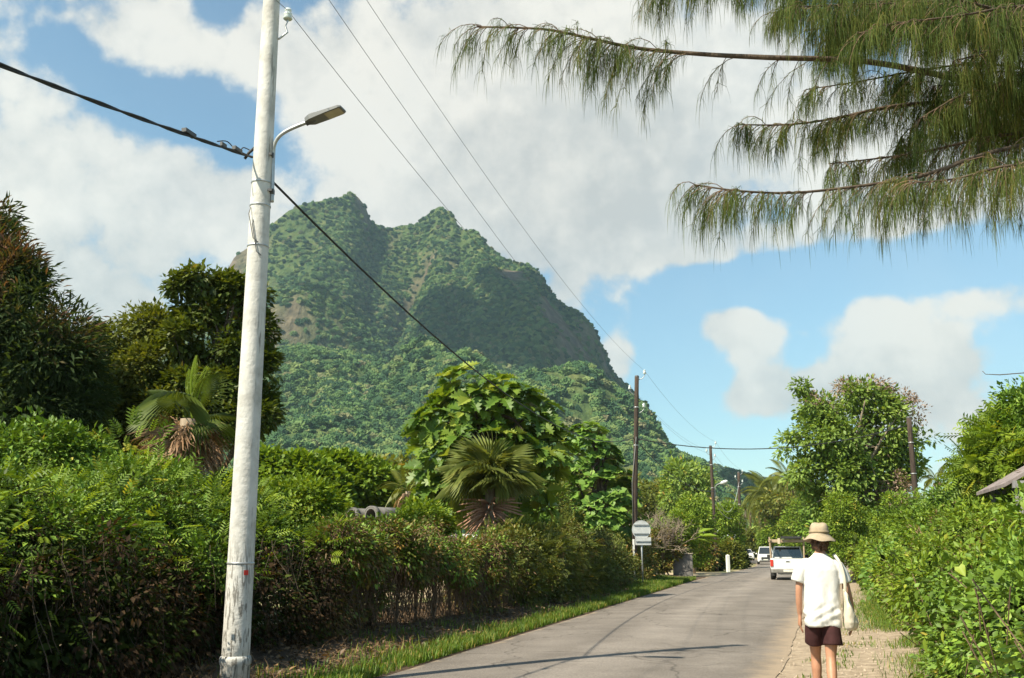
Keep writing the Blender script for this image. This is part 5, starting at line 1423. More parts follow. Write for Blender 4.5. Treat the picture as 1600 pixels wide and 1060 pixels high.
def fan_palm(label, base, hz, ngreen, ndead, scale, rs, petioles=0, dead_hang=True, gmat='palm', elev=(-.25, 1.0)):
    o = empty('fan_palm', base, 0, label, 'palm')
    mb = MB(); mb.tube([(0, 0, -.1), (.03, 0, hz * .5), (0, 0, hz)], [.17, .14, .13], 12); mb.build('trunk', M_BARKPALE, o, True)
    gm = [np_mesh('frond', *fan_leaf(34, .80 + .1 * q, .6, .18 + .16 * q), LM[gmat], None) for q in range(3)]
    for g_ in gm:
        a = g_.attributes.new('v', 'FLOAT', 'POINT'); a.data.foreach_set('value', np.clip(RS.rand(len(g_.vertices)) * .5 + .25, 0, 1).astype(np.float32))
    dm = np_mesh('dry_frond', *dead_leaf(), LM['straw'], None)
    a = dm.attributes.new('v', 'FLOAT', 'POINT'); a.data.foreach_set('value', RS.rand(len(dm.vertices)).astype(np.float32))
    for k in range(ngreen):
        t = (k + .5) / ngreen; ez = elev[1] + (elev[0] - elev[1]) * t ** 1.1; az_ = k * 2.4 + rs.normal() * .2
        d = Vector((math.cos(az_) * math.sqrt(max(.02, 1 - ez * ez)), math.sin(az_) * math.sqrt(max(.02, 1 - ez * ez)), ez))
        lofted_leaf_obj('frond', gm[k % 3], o, Vector((0, 0, hz - .03)) + d * .08, d, rs.normal() * .35, scale * (.85 + .3 * rs.rand()), rs)
    for k in range(ndead):
        az_ = k * 2.4 + rs.normal() * .3; ez = .25 - 1.3 * rs.rand() ** .7
        d = Vector((math.cos(az_) * .6, math.sin(az_) * .6, ez))
        lofted_leaf_obj('dry_frond', dm, o, (math.cos(az_) * .13, math.sin(az_) * .13, hz - .05 - .30 * rs.rand()), d, rs.normal() * .5, scale * (.75 + .4 * rs.rand()), rs)
    for k in range(petioles):
        az_ = k * 2.4 + rs.normal() * .2; ez = .35 - 1.15 * (k / petioles); l = .70 + .35 * rs.rand()
        d = Vector((math.cos(az_), math.sin(az_), ez)).normalized()
        s = Vector((0, 0, hz - .42 - .40 * k / petioles)); e = s + d * l; e.z -= .12
        mb = MB(); mb.tube([s, s + d * l * .5, e], [.05, .032, .016], 6, flat=.6); mb.build('old_petiole', M_PETIOLE, o, True)
    return o
rs = np.random.RandomState(130)
b_ = at(765, 858, 28)
fan_palm('fan palm with drooping grey green fronds and salmon stalk skirt, below the big-leaved tree', (b_.x, 28, 0), at(768, 762, 28).z, 40, 0, .98, rs, 54, elev=(.12, 1.0))
b_ = at(280, 858, 17.5)
fan_palm('fan palm with hanging brown dead fronds and one bright green new leaf', (b_.x, 17.5, 0), at(282, 655, 17.5).z, 6, 64, .66, rs, 0, gmat='tuft', elev=(-.35, .95))

# new spear leaf is added below once the feather template exists
# ---------------------------------------------------------------- coconut palms
def coco_leaf(nl=34, arch=.9, hang=.5):
    vs, fs = [], []; N_ = 14
    spine = []
    for i in range(N_ + 1):
        t = i / N_; spine.append((t * (1 - .25 * t * arch), .20 * math.sin(t * 1.4) - arch * .55 * t ** 2.3))   # (forward, up), unit length
    def sp(t):
        f_ = t * N_; i = min(N_ - 1, int(f_)); u = f_ - i
        return spine[i][0] * (1 - u) + spine[i + 1][0] * u, spine[i][1] * (1 - u) + spine[i + 1][1] * u
    for i in range(N_):
        (y0, z0), (y1, z1) = spine[i], spine[i + 1]; w0, w1 = .018 * (1 - i / N_) + .003, .018 * (1 - (i + 1) / N_) + .003
        b_ = len(vs); vs += [(-w0, y0, z0), (w0, y0, z0), (w1, y1, z1), (-w1, y1, z1), (0, y0, z0 - .02), (0, y1, z1 - .012)]
        fs += [(b_, b_ + 1, b_ + 2), (b_, b_ + 2, b_ + 3), (b_, b_ + 4, b_ + 5), (b_, b_ + 5, b_ + 3)]
    for k in range(nl):
        t = .14 + .85 * k / nl; y, z = sp(t); l = .19 * math.sin(PI * (.16 + .80 * t)) + .02
        for s in (-1, 1):
            b_ = len(vs)
            vs += [(0, y, z), (s * l * .55, y + l * .34, z - l * hang * .25), (s * l * .80, y + l * .62, z - l * hang * 1.15), (s * l * .50, y + l * .28 - .010, z - l * hang * .25)]
            fs += [(b_, b_ + 1, b_ + 3), (b_ + 1, b_ + 2, b_ + 3)]
    return T(vs, fs)
def coco_palm(label, base, hz, L_, n, rs, ndead=3, lean=(0, 0)):
    o = empty('coconut_palm', base, 0, label, 'palm', 'coconut palms in the distance')
    mb = MB(); mb.tube([(0, 0, -.1), (lean[0] * .3, lean[1] * .3, hz * .4), (lean[0], lean[1], hz)], [.20, .14, .11], 10); mb.build('trunk', M_BARKPALE, o, True)
    ms = [np_mesh('frond', *coco_leaf(34, .7 + .5 * q, .5 + .3 * q), LM['olive'] if q < 2 else LM['palm'], None) for q in range(3)] + [np_mesh('dry_frond', *coco_leaf(26, 1.7, 1.1), LM['straw'], None)]
    for g_ in ms:
        a = g_.attributes.new('v', 'FLOAT', 'POINT'); a.data.foreach_set('value', np.clip(RS.rand(len(g_.vertices)) * .5 + .35, 0, 1).astype(np.float32))
    for k in range(n + ndead):
        dead = k >= n; t = (k + .5) / n
        ez = (.95 - 1.35 * t) if not dead else -.7; az_ = k * 2.4 + rs.normal() * .15; h_ = math.sqrt(max(.05, 1 - ez * ez))
        d = Vector((math.cos(az_) * h_, math.sin(az_) * h_, ez))
        lofted_leaf_obj('dry_frond' if dead else 'frond', ms[3] if dead else ms[min(2, int(t * 3))], o, Vector((lean[0], lean[1], hz)) + d * .06, d, rs.normal() * .25, L_ * (.85 + .3 * rs.rand()), rs)
    for k in range(5):
        a = k * 1.26; mb = MB(); mb.lathe([(0, -.13), (.08, -.10), (.11, 0), (.08, .10), (0, .13)], 8, c=(lean[0] + math.cos(a) * .17, lean[1] + math.sin(a) * .17, hz - .2)); mb.build('coconut', M_TWIG, o, True)
    return o
rs = np.random.RandomState(141)
fp = [o for o in sc.objects if o.name.startswith('fan_palm')][-1]
sm = np_mesh('new_leaf', *coco_leaf(30, .15, .25), LM['bright'], None)
a = sm.attributes.new('v', 'FLOAT', 'POINT'); a.data.foreach_set('value', np.full(len(sm.vertices), .75, np.float32))
for k, (dx, dz, s) in enumerate(((.16, 1, 1.15), (.32, .9, 1.0), (.02, 1, .9))):
    lofted_leaf_obj('new_leaf', sm, fp, (.1, -.1, at(282, 655, 17.5).z), (dx, -.12, dz), 1.3 + .5 * k, s, rs)
rs = np.random.RandomState(140)
for px, py, Y_, L_, n, lb in ((1207, 775, 165, 6.6, 26, 'largest coconut palm with drooping fronds above the pickup truck'), (1167, 795, 200, 5.5, 16, 'short coconut palm with pale fronds just right of the farthest pole'),
                              (1240, 750, 150, 5.2, 18, 'coconut palm partly hidden behind the large tree'), (1474, 752, 60, 1.7, 12, 'tiny palm top showing above bushes right of the brown pole'), (636, 768, 38, 1.7, 12, 'small pale feather palm left of the big-leaved tree')):
    b_ = at(px, 858, Y_); coco_palm(lb, (b_.x, Y_, 0), at(px, py, Y_).z, L_, n, rs, 4 if Y_ > 80 else 1)

# ---------------------------------------------------------------- the large tree on the right and its neighbours
rs = np.random.RandomState(150)
b_ = at(1335, 858, 50)
bt = world_tree('spreading_tree', 'large airy tree with pinkish dry top twigs beside the brown pole', 'tree', (b_.x, 50, 0),
           [eat(1262, 604, 50, 22, 12), eat(1285, 640, 50, 40, 34), eat(1335, 625, 50, 50, 30), eat(1375, 655, 50, 45, 40), eat(1250, 690, 50, 36, 38), eat(1310, 690, 49.5, 60, 44), eat(1385, 700, 50.5, 46, 40), eat(1265, 740, 50, 40, 36), eat(1330, 745, 49.5, 66, 44), eat(1400, 745, 50.5, 34, 36), eat(1442, 690, 50.5, 20, 14), eat(1425, 725, 50.5, 16, 18), eat(1300, 785, 50, 46, 34), eat(1360, 790, 50, 50, 36)],
           'tree', rs, 520, 32, .42, .23, LEAF, r0=.26, fill=.35, top=7.5, nl=80, bark=M_BARKPALE, vhi=.82, gap=.5, inner=.55)
E_ = [eat(1345, 606, 50, 52, 14), eat(1395, 622, 50, 42, 12), eat(1425, 645, 50.5, 22, 10), eat(1440, 655, 50.5, 24, 6), eat(1290, 625, 50, 30, 14), eat(1395, 770, 49.5, 26, 34)]
foliage('dry_leaves', [(e[0] - b_.x, e[1] - 50, *e[2:]) for e in E_], 190, 20, .42, .15, LEAF, LM['pinkdry'], rs, bt)
rs = np.random.RandomState(151)
b_ = at(1640, 858, 21)
ft = world_tree('feathery_tree', 'feathery bright green tree at the right edge above the roof', 'tree', (b_.x, 21, 0),
           [eat(1590, 690, 21, 60, 50), eat(1640, 650, 21, 70, 55), eat(1560, 740, 21, 46, 40), eat(1700, 720, 21, 100, 90), eat(1555, 690, 21.3, 28, 26), eat(1535, 745, 21.4, 22, 22), eat(1575, 640, 21.5, 22, 18)],
           'hedge', rs, 620, 34, .30, .11, LEAF, r0=.2, fill=.3, top=4.0, nl=20)
foliage('feathery_sprigs', [(e[0] - b_.x, e[1] - 21, *e[2:]) for e in [eat(1585, 690, 20.6, 50, 36), eat(1560, 735, 20.6, 50, 30), eat(1620, 740, 20.4, 60, 44)]], 360, 9, .4, .32, SPRIG, LM['bright'], rs, ft, droop=.5)

# right roadside bushes
def rbush(y0, y1, rows, label, mat, rs, ncl, per, cr, size, tmpl, extra=None, step=.8):
    ym = (y0 + y1) / 2; base = Vector((float(road_r(ym)) + 2.6, ym, 0)); E = []
    for y in np.arange(y0, y1, step):
        for off, zc, rx, ry, rz in rows:
            s = .6 + .62 * rs.rand()
            E.append((float(road_r(y)) + off + (rs.rand() - .5) * .3 - base.x, y + (rs.rand() - .5) * .5 - base.y, zc * (.82 + .34 * rs.rand()), rx * s, ry * s, rz * s))
            if rs.rand() < .5: E.append((float(road_r(y)) + off + (rs.rand() - .6) * 1.2 - base.x, y + (rs.rand() - .5) * 1.4 - base.y, zc + rz * (.3 + .7 * rs.rand()), rx * .45, ry * .45, rz * .42))
    o = empty('bush', base, 0, label, 'bush')
    foliage('leaves', E, ncl, per, cr, size, tmpl, LM[mat], rs, o, fill=.18, gap=.42, gfreq=.32 / cr)
    foliage('inner_leaves', [(e[0], e[1], e[2], e[3] * .78, e[4] * .78, e[5] * .78) for e in E], ncl // 3, 9, cr * 1.2, size * 1.7, LEAF, LM['dark'], rs, o, inner=.5, cull=.5)  # inner leaves coloured darker, shade painted into the gaps
    for e_ in (extra or []):
        foliage(e_[0], [q for q in E if q[2] >= e_[6]], e_[1], e_[2], cr * 1.2, e_[3], e_[4], LM[e_[5]], rs, o, droop=.3)
    return o, E
ROWS = [(2.75, .65, .75, .75, .75), (3.6, 1.25, .95, .9, .95), (5.0, 1.55, 1.2, 1.0, 1.1), (6.6, 1.6, 1.4, 1.1, 1.2)]
rs = np.random.RandomState(160)
rb1, E1 = rbush(6.0, 12.0, ROWS, 'nearest right-hand bush, hung with broad heart-shaped vine leaves', 'hedge', rs, 1700, 36, .24, .075, LEAF, [('dry_leaves', 170, 26, .06, LEAF_NARROW, 'dry', 0)])
rb2, E2 = rbush(12.0, 18.0, ROWS, 'vine-covered bush at the path edge ahead of the nearest right-hand bush', 'bright', rs, 1700, 36, .25, .08, LEAF, [('feathery_sprigs', 260, 8, .22, SPRIG, 'bright', 1.0), ('dry_leaves', 420, 26, .07, LEAF_NARROW, 'dry', 0)])
rb3, E3 = rbush(18.0, 26.0, ROWS, 'yellow green bush right of the walker, with dry stems at its foot', 'bright', rs, 1600, 34, .28, .09, LEAF, [('dry_leaves', 380, 26, .08, LEAF_NARROW, 'dry', 0)])
rb4, E4 = rbush(26.0, 36.0, ROWS, 'dark leafy bush close behind the shoulder of the walker', 'glossy', rs, 1200, 30, .32, .13, LEAF_ROUND)
rb5, E5 = rbush(36.5, 58.0, [(2.4, .8, .9, 1.2, .9), (4.0, 1.6, 1.3, 1.4, 1.3), (6.4, 1.9, 1.6, 1.5, 1.6)], 'long green thicket between the pickup truck and the large tree', 'bright', rs, 1400, 30, .42, .15, LEAF, step=1.4)
for rb_, y0, y1 in ((rb1, 6, 12), (rb2, 12, 18), (rb3, 18, 26)):
    def rstem(k):
        y = y0 + (y1 - y0) * rs.rand(); b = Vector((float(road_r(y)) + 2.0 + .9 * rs.rand() - rb_.location.x, y - rb_.location.y, 0)); l = .5 + .9 * rs.rand()
        return [b, b + Vector((-.06 + rs.normal() * .1, rs.normal() * .1, l * .5)), b + Vector((-.12 + rs.normal() * .2, rs.normal() * .25, l))]
    sticks('stems', 90, rstem, .006, M_TWIG, rb_, 'stuff')
# single heart-shaped vine leaves spread over the nearest bushes
def vine_leaves(parent, E, n, size, rs, fx):
    p, nn = shell(E, n * 4, rs, .97, .5, .98)
    ok = np.where((nn[:, 0] < .2) & (nn[:, 1] < .45))[0][:n]
    ms = []
    for q in range(4):
        V_ = LEAF_HEART[0].copy(); V_[:, 2] -= (.06 + .07 * q) * V_[:, 1] ** 2; ms.append(np_mesh('vine_leaf', V_, LEAF_HEART[1], LM['bright'], np.full(len(V_), .2 + .22 * q)))
    for i in ok:
        d = unit(nn[i] * .35 + np.array([0, 0, -.8]) + rs.normal(size=3) * .35); z = unit(nn[i] + np.array([0, 0, .5]) + rs.normal(size=3) * .25)
        y = Vector(d); z = Vector(z); z = (z - y * z.dot(y)).normalized(); x = y.cross(z); s = size * (.6 + .7 * rs.rand())
        lf = link('vine_leaf', ms[rs.randint(4)], parent)
        lf.matrix_local = Matrix.Translation(p[i] + nn[i] * .12) @ Matrix((x, y, z)).transposed().to_4x4() @ Matrix.Diagonal((s, s, s, 1))
vine_leaves(rb1, [e for e in E1 if e[1] > -.5], 290, .115, rs, 0)
vine_leaves(rb2, [e for e in E2 if e[2] > 1.0], 220, .115, rs, 0)

# bushes and shrubs around the bend, left and right
rs = np.random.RandomState(170)
FAR = [(1268, 805, 125, 40, 30, 'bright', 'mid-distance bright shrub directly above the pickup rack'), (1228, 832, 152, 34, 24, 'bright', 'rounded shrub above the oncoming white cars'), (1195, 845, 190, 34, 18, 'olive', 'low shrub line beyond the farthest white car'),
       (1085, 800, 66, 26, 28, 'bright', 'leafy shrub with pale leaves behind the disc sign'), (1098, 860, 74, 20, 24, 'mixed', 'yellowish shrub at the foot of the disc sign'), (1065, 825, 60, 22, 24, 'bright', 'broad-leaved shrub right of the leafless shrub'),
       (1135, 812, 84, 24, 24, 'bright', 'round shrub between the two farthest wooden poles'), (1142, 868, 82, 18, 20, 'olive', 'low shrub behind the white marker post'), (1142, 838, 112, 16, 26, 'olive', 'shrub left of the farthest white car'),
       (1110, 868, 76, 13, 24, 'dark', 'dark shrub wrapped round the foot of the lamp-carrying pole'), (1152, 872, 91, 11, 18, 'dark', 'dark ivy shrub around the foot of the farthest pole'), (1320, 800, 48, 30, 28, 'bright', 'sunlit shrub under the large tree, left side'),
       (1425, 800, 44, 60, 30, 'bright', 'sunlit shrub under the brown wooden pole'), (1500, 790, 30, 60, 34, 'hedge', 'dense shrub between the brown pole and the roof'), (870, 800, 40, 34, 40, 'olive', 'low shrub between fan palm and round-leaved tree'), (830, 815, 36, 40, 30, 'glossy', 'glossy shrub just right of the fan palm skirt'),
       (1030, 850, 58, 30, 20, 'mixed', 'rusty low shrub behind the round sign')]
for px, py, Y_, rx, rz, mt, lb in FAR:
    b_ = at(px, 858, Y_); k = Y_ / F_PX
    world_tree('shrub', lb, 'shrub', (b_.x, Y_, 0), [eat(px, py, Y_, rx, rz), eat(px - rx * .5, py + rz * .5, Y_, rx * .7, rz * .8), eat(px + rx * .5, py + rz * .5, Y_, rx * .7, rz * .8), eat(px, min(880, py + rz * 1.2), Y_, rx, rz * .9)] + ([eat(px, 862, Y_, rx * .9, 22)] if py < 845 else []),
               mt, rs, 330, 24, .20 * max(1, Y_ / 45), .10 * max(1, Y_ / 42), LEAF, trunk=False, fill=.3)
# leafless pale shrub behind the round sign
rs = np.random.RandomState(171)
b_ = at(1030, 858, 58); bare = empty('leafless_shrub', (b_.x, 58, 0), 0, 'pale leafless twiggy shrub right of the first wooden pole', 'shrub')
mb = MB()
def grow(p, d, l, r_, dep):
    e = p + d * l; mb.tube([p, p + d * l * .5 + Vector(rs.normal(size=3)) * l * .06, e], [r_, r_ * .85, r_ * .65], 4, cap=False)
    if dep:
        for _ in range(3 if dep > 1 else 4):
            grow(p + d * l * (.5 + .5 * rs.rand()), (d + Vector(rs.normal(size=3)) * .55 + Vector((0, 0, .1))).normalized(), l * .68, r_ * .62, dep - 1)
for k in range(7):
    grow(Vector((rs.normal() * .25, rs.normal() * .2, 0)), Vector((rs.normal() * .35, rs.normal() * .3, 1)).normalized(), 1.75, .05, 4)
o = mb.build('branches', M_BARKPALE, bare, fix=False); o['kind'] = 'stuff'
# banana-like plants by the track
rs = np.random.RandomState(172)
BAN = T([(0, 0, 0), (.10, .15, .03), (.15, .5, -.02), (.11, .8, -.2), (0, 1, -.42), (-.11, .8, -.2), (-.15, .5, -.02), (-.10, .15, .03), (0, .5, -.06)], [(0, 1, 8), (1, 2, 8), (2, 3, 8), (3, 4, 8), (4, 5, 8), (5, 6, 8), (6, 7, 8), (7, 0, 8)])
for px, Y_, lb in ((1070, 63, 'banana plant with broad arching leaves right of the leafless shrub'), (1083, 68, 'banana plant just behind the tan disc sign')):
    b_ = at(px, 858, Y_); o = empty('banana_plant', (b_.x, Y_, 0), 0, lb, 'banana plant')
    mb = MB(); mb.tube([(0, 0, -.1), (.05, 0, 1.9)], [.14, .09], 8); mb.build('stem', M_BARKPALE, o, True)
    bl = np_mesh('leaf', BAN[0], BAN[1], LM['bright'], np.full(len(BAN[0]), .6))
    for k in range(9):
        a = k * 2.4; e = .9 - .8 * k / 9
        lofted_leaf_obj('leaf', bl, o, (0.05, 0, 1.85), (math.cos(a), math.sin(a), e + .25), rs.normal() * .3, 1.9 * (.8 + .4 * rs.rand()), rs)

# ---------------------------------------------------------------- trees on the plain in front of the slopes
rs = np.random.RandomState(180)
protos = []
for kind, (mt, E_) in enumerate((('olive', [(0, 0, 6.5, 5.5, 5.5, 1.6), (2.5, 1, 6.2, 3, 3, 1.2), (-2.5, -1, 6.0, 3, 3, 1.1)]), ('hedge', [(0, 0, 4.6, 3.2, 3.2, 2.6), (1.8, .5, 3.8, 2.2, 2.2, 2), (-1.7, -.4, 4, 2.2, 2.2, 2), (0, 0, 2.4, 2.6, 2.6, 1.8)]), ('tree', [(0, 0, 6.5, 2.6, 2.6, 3), (1.2, 0, 5, 2, 2, 2), (-1.2, .6, 4.5, 2.2, 2.2, 2), (0, 0, 2.6, 2.4, 2.4, 1.8)]))):
    t = empty('plain_tree', (0, 0, 0))
    f, cp = foliage('crown', E_, 300, 16, .6, .42, LEAF, LM[mt], rs, t, fill=.3)
    limbs('tree', (0, 0, -.2), (0, 0, max(e[2] for e in E_)), cp, .22, M_BARK, rs, t, 12)
    protos.append((t, ('flat-topped spreading', 'round bushy', 'upright full')[kind]))
spots = []
for px, Y_ in ((430, 150), (470, 205), (505, 120), (540, 190), (575, 230), (600, 140), (640, 175), (660, 110), (620, 260), (690, 240), (880, 150), (905, 95), (955, 120), (985, 190), (1010, 130), (1045, 165), (1075, 120), (1105, 120), (1150, 245), (1180, 210), (1215, 170), (1260, 150), (1300, 120), (1340, 170), (1400, 120), (1450, 160), (1500, 110), (1540, 170), (720, 180), (800, 200), (840, 120), (415, 95), (555, 85)):
    spots.append((px, Y_))
used = [False] * 3
near = ['the white pole', 'the dry hedge', 'the concrete pipes', 'the big-leaved tree', 'the round-leaved tree', 'the first wooden pole', 'the leafless shrub', 'the lamp-carrying pole', 'the farthest wooden pole', 'the oncoming cars', 'the large tree', 'the brown pole', 'the roof']
nearx = [390, 600, 570, 760, 930, 993, 1030, 1113, 1155, 1190, 1335, 1430, 1580]
cnt = {}
for i, (px, Y_) in enumerate(spots):
    k = (0, 1, 2, 1, 0, 1, 2)[i % 7]; t, adj = protos[k]
    o = t if not used[k] else copy_tree(t)
    used[k] = True
    p_ = at(px, 858, Y_); s = .75 + .55 * rs.rand()
    o.location = (p_.x, Y_, 0); o.rotation_euler = (0, 0, 6.28 * rs.rand()); o.scale = (s, s, s * (.85 + .3 * rs.rand()))
    j = int(np.argmin([abs(px - x) for x in nearx])); side = 'left of' if px < nearx[j] - 8 else ('right of' if px > nearx[j] + 8 else 'straight behind')
    dist = 'near' if Y_ < 125 else ('middle-distance' if Y_ < 180 else 'far')
    lab = f'{dist} {adj} tree on the plain, {side} {near[j]}'
    cnt[lab] = cnt.get(lab, 0) + 1
    tag(o, lab, 'tree', 'trees on the plain before the mountain')

# ---------------------------------------------------------------- she-oak overhead, upper right
rs = np.random.RandomState(190)
TR = Vector((5.3, 6.4, 0))
so_ = empty('casuarina_tree', TR, 0, 'casuarina tree with drooping needle branches hanging into the upper right corner', 'tree')
mb = MB(); mb.tube([(0, 0, -.2), (.05, .05, 2.5), (-.05, 0, 5), (0, .1, 8), (.1, .1, 11)], [.26, .21, .17, .12, .05], 12); mb.build('trunk', M_BARK, so_, True)
BR = [([(1640, 158), (1480, 120), (1350, 96), (1200, 90), (1100, 85), (1000, 76), (930, 62), (850, 46), (745, 42)], 5.6, .022, .92),
      ([(1650, 172), (1500, 160), (1400, 165), (1300, 186), (1230, 195), (1155, 195)], 5.9, .012, .9),
      ([(1660, 215), (1550, 238), (1450, 272), (1380, 286), (1250, 301), (1160, 299), (1085, 289)], 5.3, .013, .95),
      ([(1650, 200), (1540, 216), (1450, 236), (1370, 248), (1295, 256)], 5.8, .010, .95),
      ([(1670, -10), (1500, 0), (1350, -18), (1200, -40), (1090, -38), (1010, -14)], 5.5, .014, .95),
      ([(1660, 70), (1560, 48), (1450, 22), (1350, 30), (1265, 48)], 6.1, .010, .9),
      ([(1680, 40), (1580, 20), (1480, -5), (1400, -30), (1300, -30)], 5.0, .011, .95),
      ([(1660, 120), (1540, 100), (1440, 110), (1340, 128), (1260, 140)], 6.3, .009, .9),
      ([(1690, 245), (1620, 255), (1560, 262), (1490, 280), (1420, 286)], 5.0, .010, .95),
      ([(1690, 200), (1600, 190), (1520, 195), (1440, 215)], 6.5, .009, .9),
      ([(1700, 110), (1640, 100), (1560, 130), (1500, 150), (1430, 190)], 5.4, .009, .95),
      ([(1680, -40), (1560, -60), (1430, -70), (1250, -75), (1130, -62)], 6.2, .012, .95),
      ([(1700, 20), (1640, 60), (1560, 80), (1490, 95)], 5.2, .009, .95)]
for k in range(8):
    y0 = -110 + 200 * rs.rand(); x1 = 1120 + 280 * rs.rand()
    BR.append(([(1720, y0 - 20), (1600, y0 - 30), (1500, y0 - 20 + 20 * rs.rand()), (1420 * .4 + x1 * .6, y0 + 10 * rs.rand()), (x1, y0 + 5 + 35 * rs.rand())], 4.9 + 1.9 * rs.rand(), .007, .9))
for k in range(9):
    y0 = -60 + 290 * rs.rand(); x1 = 1260 + 250 * rs.rand()
    BR.append(([(1720, y0 - 10), (1640, y0), (1560, y0 - 6 + 20 * rs.rand()), (1480 * .4 + x1 * .6, y0 + 30 * rs.rand()), (x1, y0 + 10 + 45 * rs.rand())], 4.9 + 1.9 * rs.rand(), .007, .9))
roots, dirs, lens, vals = [], [], [], []
twb = MB()
for bi, (pp, Y_, rr_, dn) in enumerate(BR):
    pts = smooth_path([at(x, y, Y_ + .12 * math.sin(i * 1.7 + bi)) - TR for i, (x, y) in enumerate(pp)], 8)
    st_ = Vector((0, 0, max(2.5, pts[0].z - .5)))
    full = [st_, st_.lerp(pts[0], .5) + Vector((0, 0, .1))] + pts
    mb = MB(); nfl = len(full); mb.tube(full, [rr_ * (.95 - .80 * i / nfl) + .002 for i in range(nfl)], 7); mb.build('branch', M_BARK, so_, True)
    seg = sum((pts[i + 1] - pts[i]).length for i in range(len(pts) - 1))
    ntw = int(seg * 62)
    inner_ = 14 if bi % 2 == 0 else 6                                # a few twigs on the stretch nearer the trunk
    for _ in range(ntw + inner_):
        t = rs.rand()
        if bi == 0 and .12 < t < .52 and _ < ntw and rs.rand() < .82: continue
        i = min(len(pts) - 2, int(t * (len(pts) - 1))); p = pts[i].lerp(pts[i + 1], t * (len(pts) - 1) - i)
        fwd = (pts[i + 1] - pts[i]).normalized()
        if _ >= ntw:
            p = full[1].lerp(full[2], t); fwd = (full[2] - full[1]).normalized(); t = 0.0
        d = (fwd * (.5 + .5 * rs.rand()) + Vector((rs.normal() * .25, rs.normal() * .7, rs.normal() * .35 + .12))).normalized()
        l = (.10 + .34 * rs.rand() ** 1.5) * (1.2 - .6 * t) * (1.35 if bi == 0 else 1)
        # twig arcs out, then hangs
        q = [p]; dd = d.copy(); NS = 5
        for s in range(NS):
            dd = (dd + Vector((0, 0, -.42))).normalized(); q.append(q[-1] + dd * l / NS)
        twb.tube(q, [.0030, .0027, .0024, .002, .0016, .0012], 3, cap=False)
        nn_ = int(l * 100) + 8; cv = rs.rand()
        for s in range(nn_):
            u = (.15 + .85 * rs.rand()) * NS; i2 = min(NS - 1, int(u)); r0_ = q[i2].lerp(q[i2 + 1], u - i2); td = (q[i2 + 1] - q[i2]).normalized()
            roots.append(r0_); dirs.append(td * .7 + Vector((rs.normal(), rs.normal(), rs.normal())) * .42); lens.append(.07 + .15 * rs.rand()); vals.append(.5 * cv + .5 * rs.rand())
o = twb.build('twigs', M_TWIG, so_, fix=False); o['kind'] = 'stuff'
P_ = np.array([tuple(v) for v in roots]); D_ = unit(np.array([tuple(v) for v in dirs])); Ls = np.array(lens)[:, None]; n_ = len(P_)
dn = np.array([0, 0, -1.0])
p1_ = P_ + D_ * Ls * .26 + dn * Ls * .12; p2_ = p1_ + (D_ * .22 + dn * .8) * Ls * .36; p3_ = p2_ + (D_ * .10 + dn * .9) * Ls * .40
sidev = unit(np.cross(D_ + rdir(n_, rs) * .3, rdir(n_, rs))) * .0011
V_ = np.stack([P_ - sidev, P_ + sidev, p1_ - sidev, p1_ + sidev, p2_ - sidev * .9, p2_ + sidev * .9, p3_], 1).reshape(-1, 3)
bi_ = (np.arange(n_) * 7)[:, None]
Fq = [np.concatenate([bi_ + np.array([[0, 1, 3, 2]]), bi_ + np.array([[2, 3, 5, 4]])]), bi_ + np.array([[4, 5, 6]])]
nd = link('needles', np_mesh('needles', V_, Fq, LM['casu'], np.repeat(np.array(vals), 7)), so_); nd['kind'] = 'stuff'
NEEDLES = n_
q = [at(x, y, 6.0) - TR for x, y in ((1700, 575), (1600, 583), (1562, 586), (1540, 585), (1535, 580))]
mb = MB(); mb.tube([q[0] * .3 + Vector((0, 0, q[0].z * .7)), *q], [.006, .005, .003, .003, .002, .002], 5); mb.build('bare_twig', M_TWIG, so_, True)

# ---------------------------------------------------------------- grass and litter
def blades(name, pos, h, rs, mat, label, cat='grass', w_=.006, lean=.45):
    n_ = len(pos); a = rs.rand(n_) * 6.28; d = np.stack([np.cos(a), np.sin(a), np.zeros(n_)], -1); sdv = np.stack([-np.sin(a), np.cos(a), np.zeros(n_)], -1) * (w_ * (.6 + .8 * rs.rand(n_)))[:, None]
    l = (h * (.4 + .9 * rs.rand(n_)))[:, None]; le = lean * (.3 + rs.rand(n_))[:, None]; up = np.array([0, 0, 1.])
    mid = pos + up * l * .55 + d * l * le * .35; tip = pos + up * l * (1 - .25 * le) + d * l * le
    V_ = np.stack([pos - sdv, pos + sdv, mid + sdv * .8, mid - sdv * .8, tip], 1).reshape(-1, 3); b_ = (np.arange(n_) * 5)[:, None]
    o = link(name, np_mesh(name, V_, [b_ + np.array([[0, 1, 2, 3]]), b_ + np.array([[3, 2, 4]])], mat, np.repeat(rs.rand(n_), 5))); tag(o, label, cat, kind='stuff'); return o
rs = np.random.RandomState(200)
n_ = 52000; y = 9 + 44 * rs.rand(n_) ** 1.25; ofs = np.abs(rs.normal(size=n_)) * .30 - .04; ofs = np.where(rs.rand(n_) < .16, ofs + 1.5 * rs.rand(n_), ofs)
keep = vnoise(p3(y * 1.3, ofs * 2), 3) + .45 * (rs.rand(n_) - .5) > .22 + .35 * np.clip(ofs, 0, 1); y, ofs = y[keep], ofs[keep]
x = road_l(y) - ofs; blades('grass', np.stack([x, y, bank_z(x, y) + .01], -1), .10 + .06 * np.clip(y / 30, 0, 1.5), rs, LM['grass'], 'short bright grass along the left edge of the road')
n_ = 14000; y = 38 + 14 * rs.rand(n_); ofs = .2 + 2.2 * rs.rand(n_); x = road_l(y) - ofs
blades('grass', np.stack([x, y, bank_z(x, y) + .01], -1), .16, rs, LM['grass'], 'mown green grass around the foot of the first wooden pole', w_=.009)
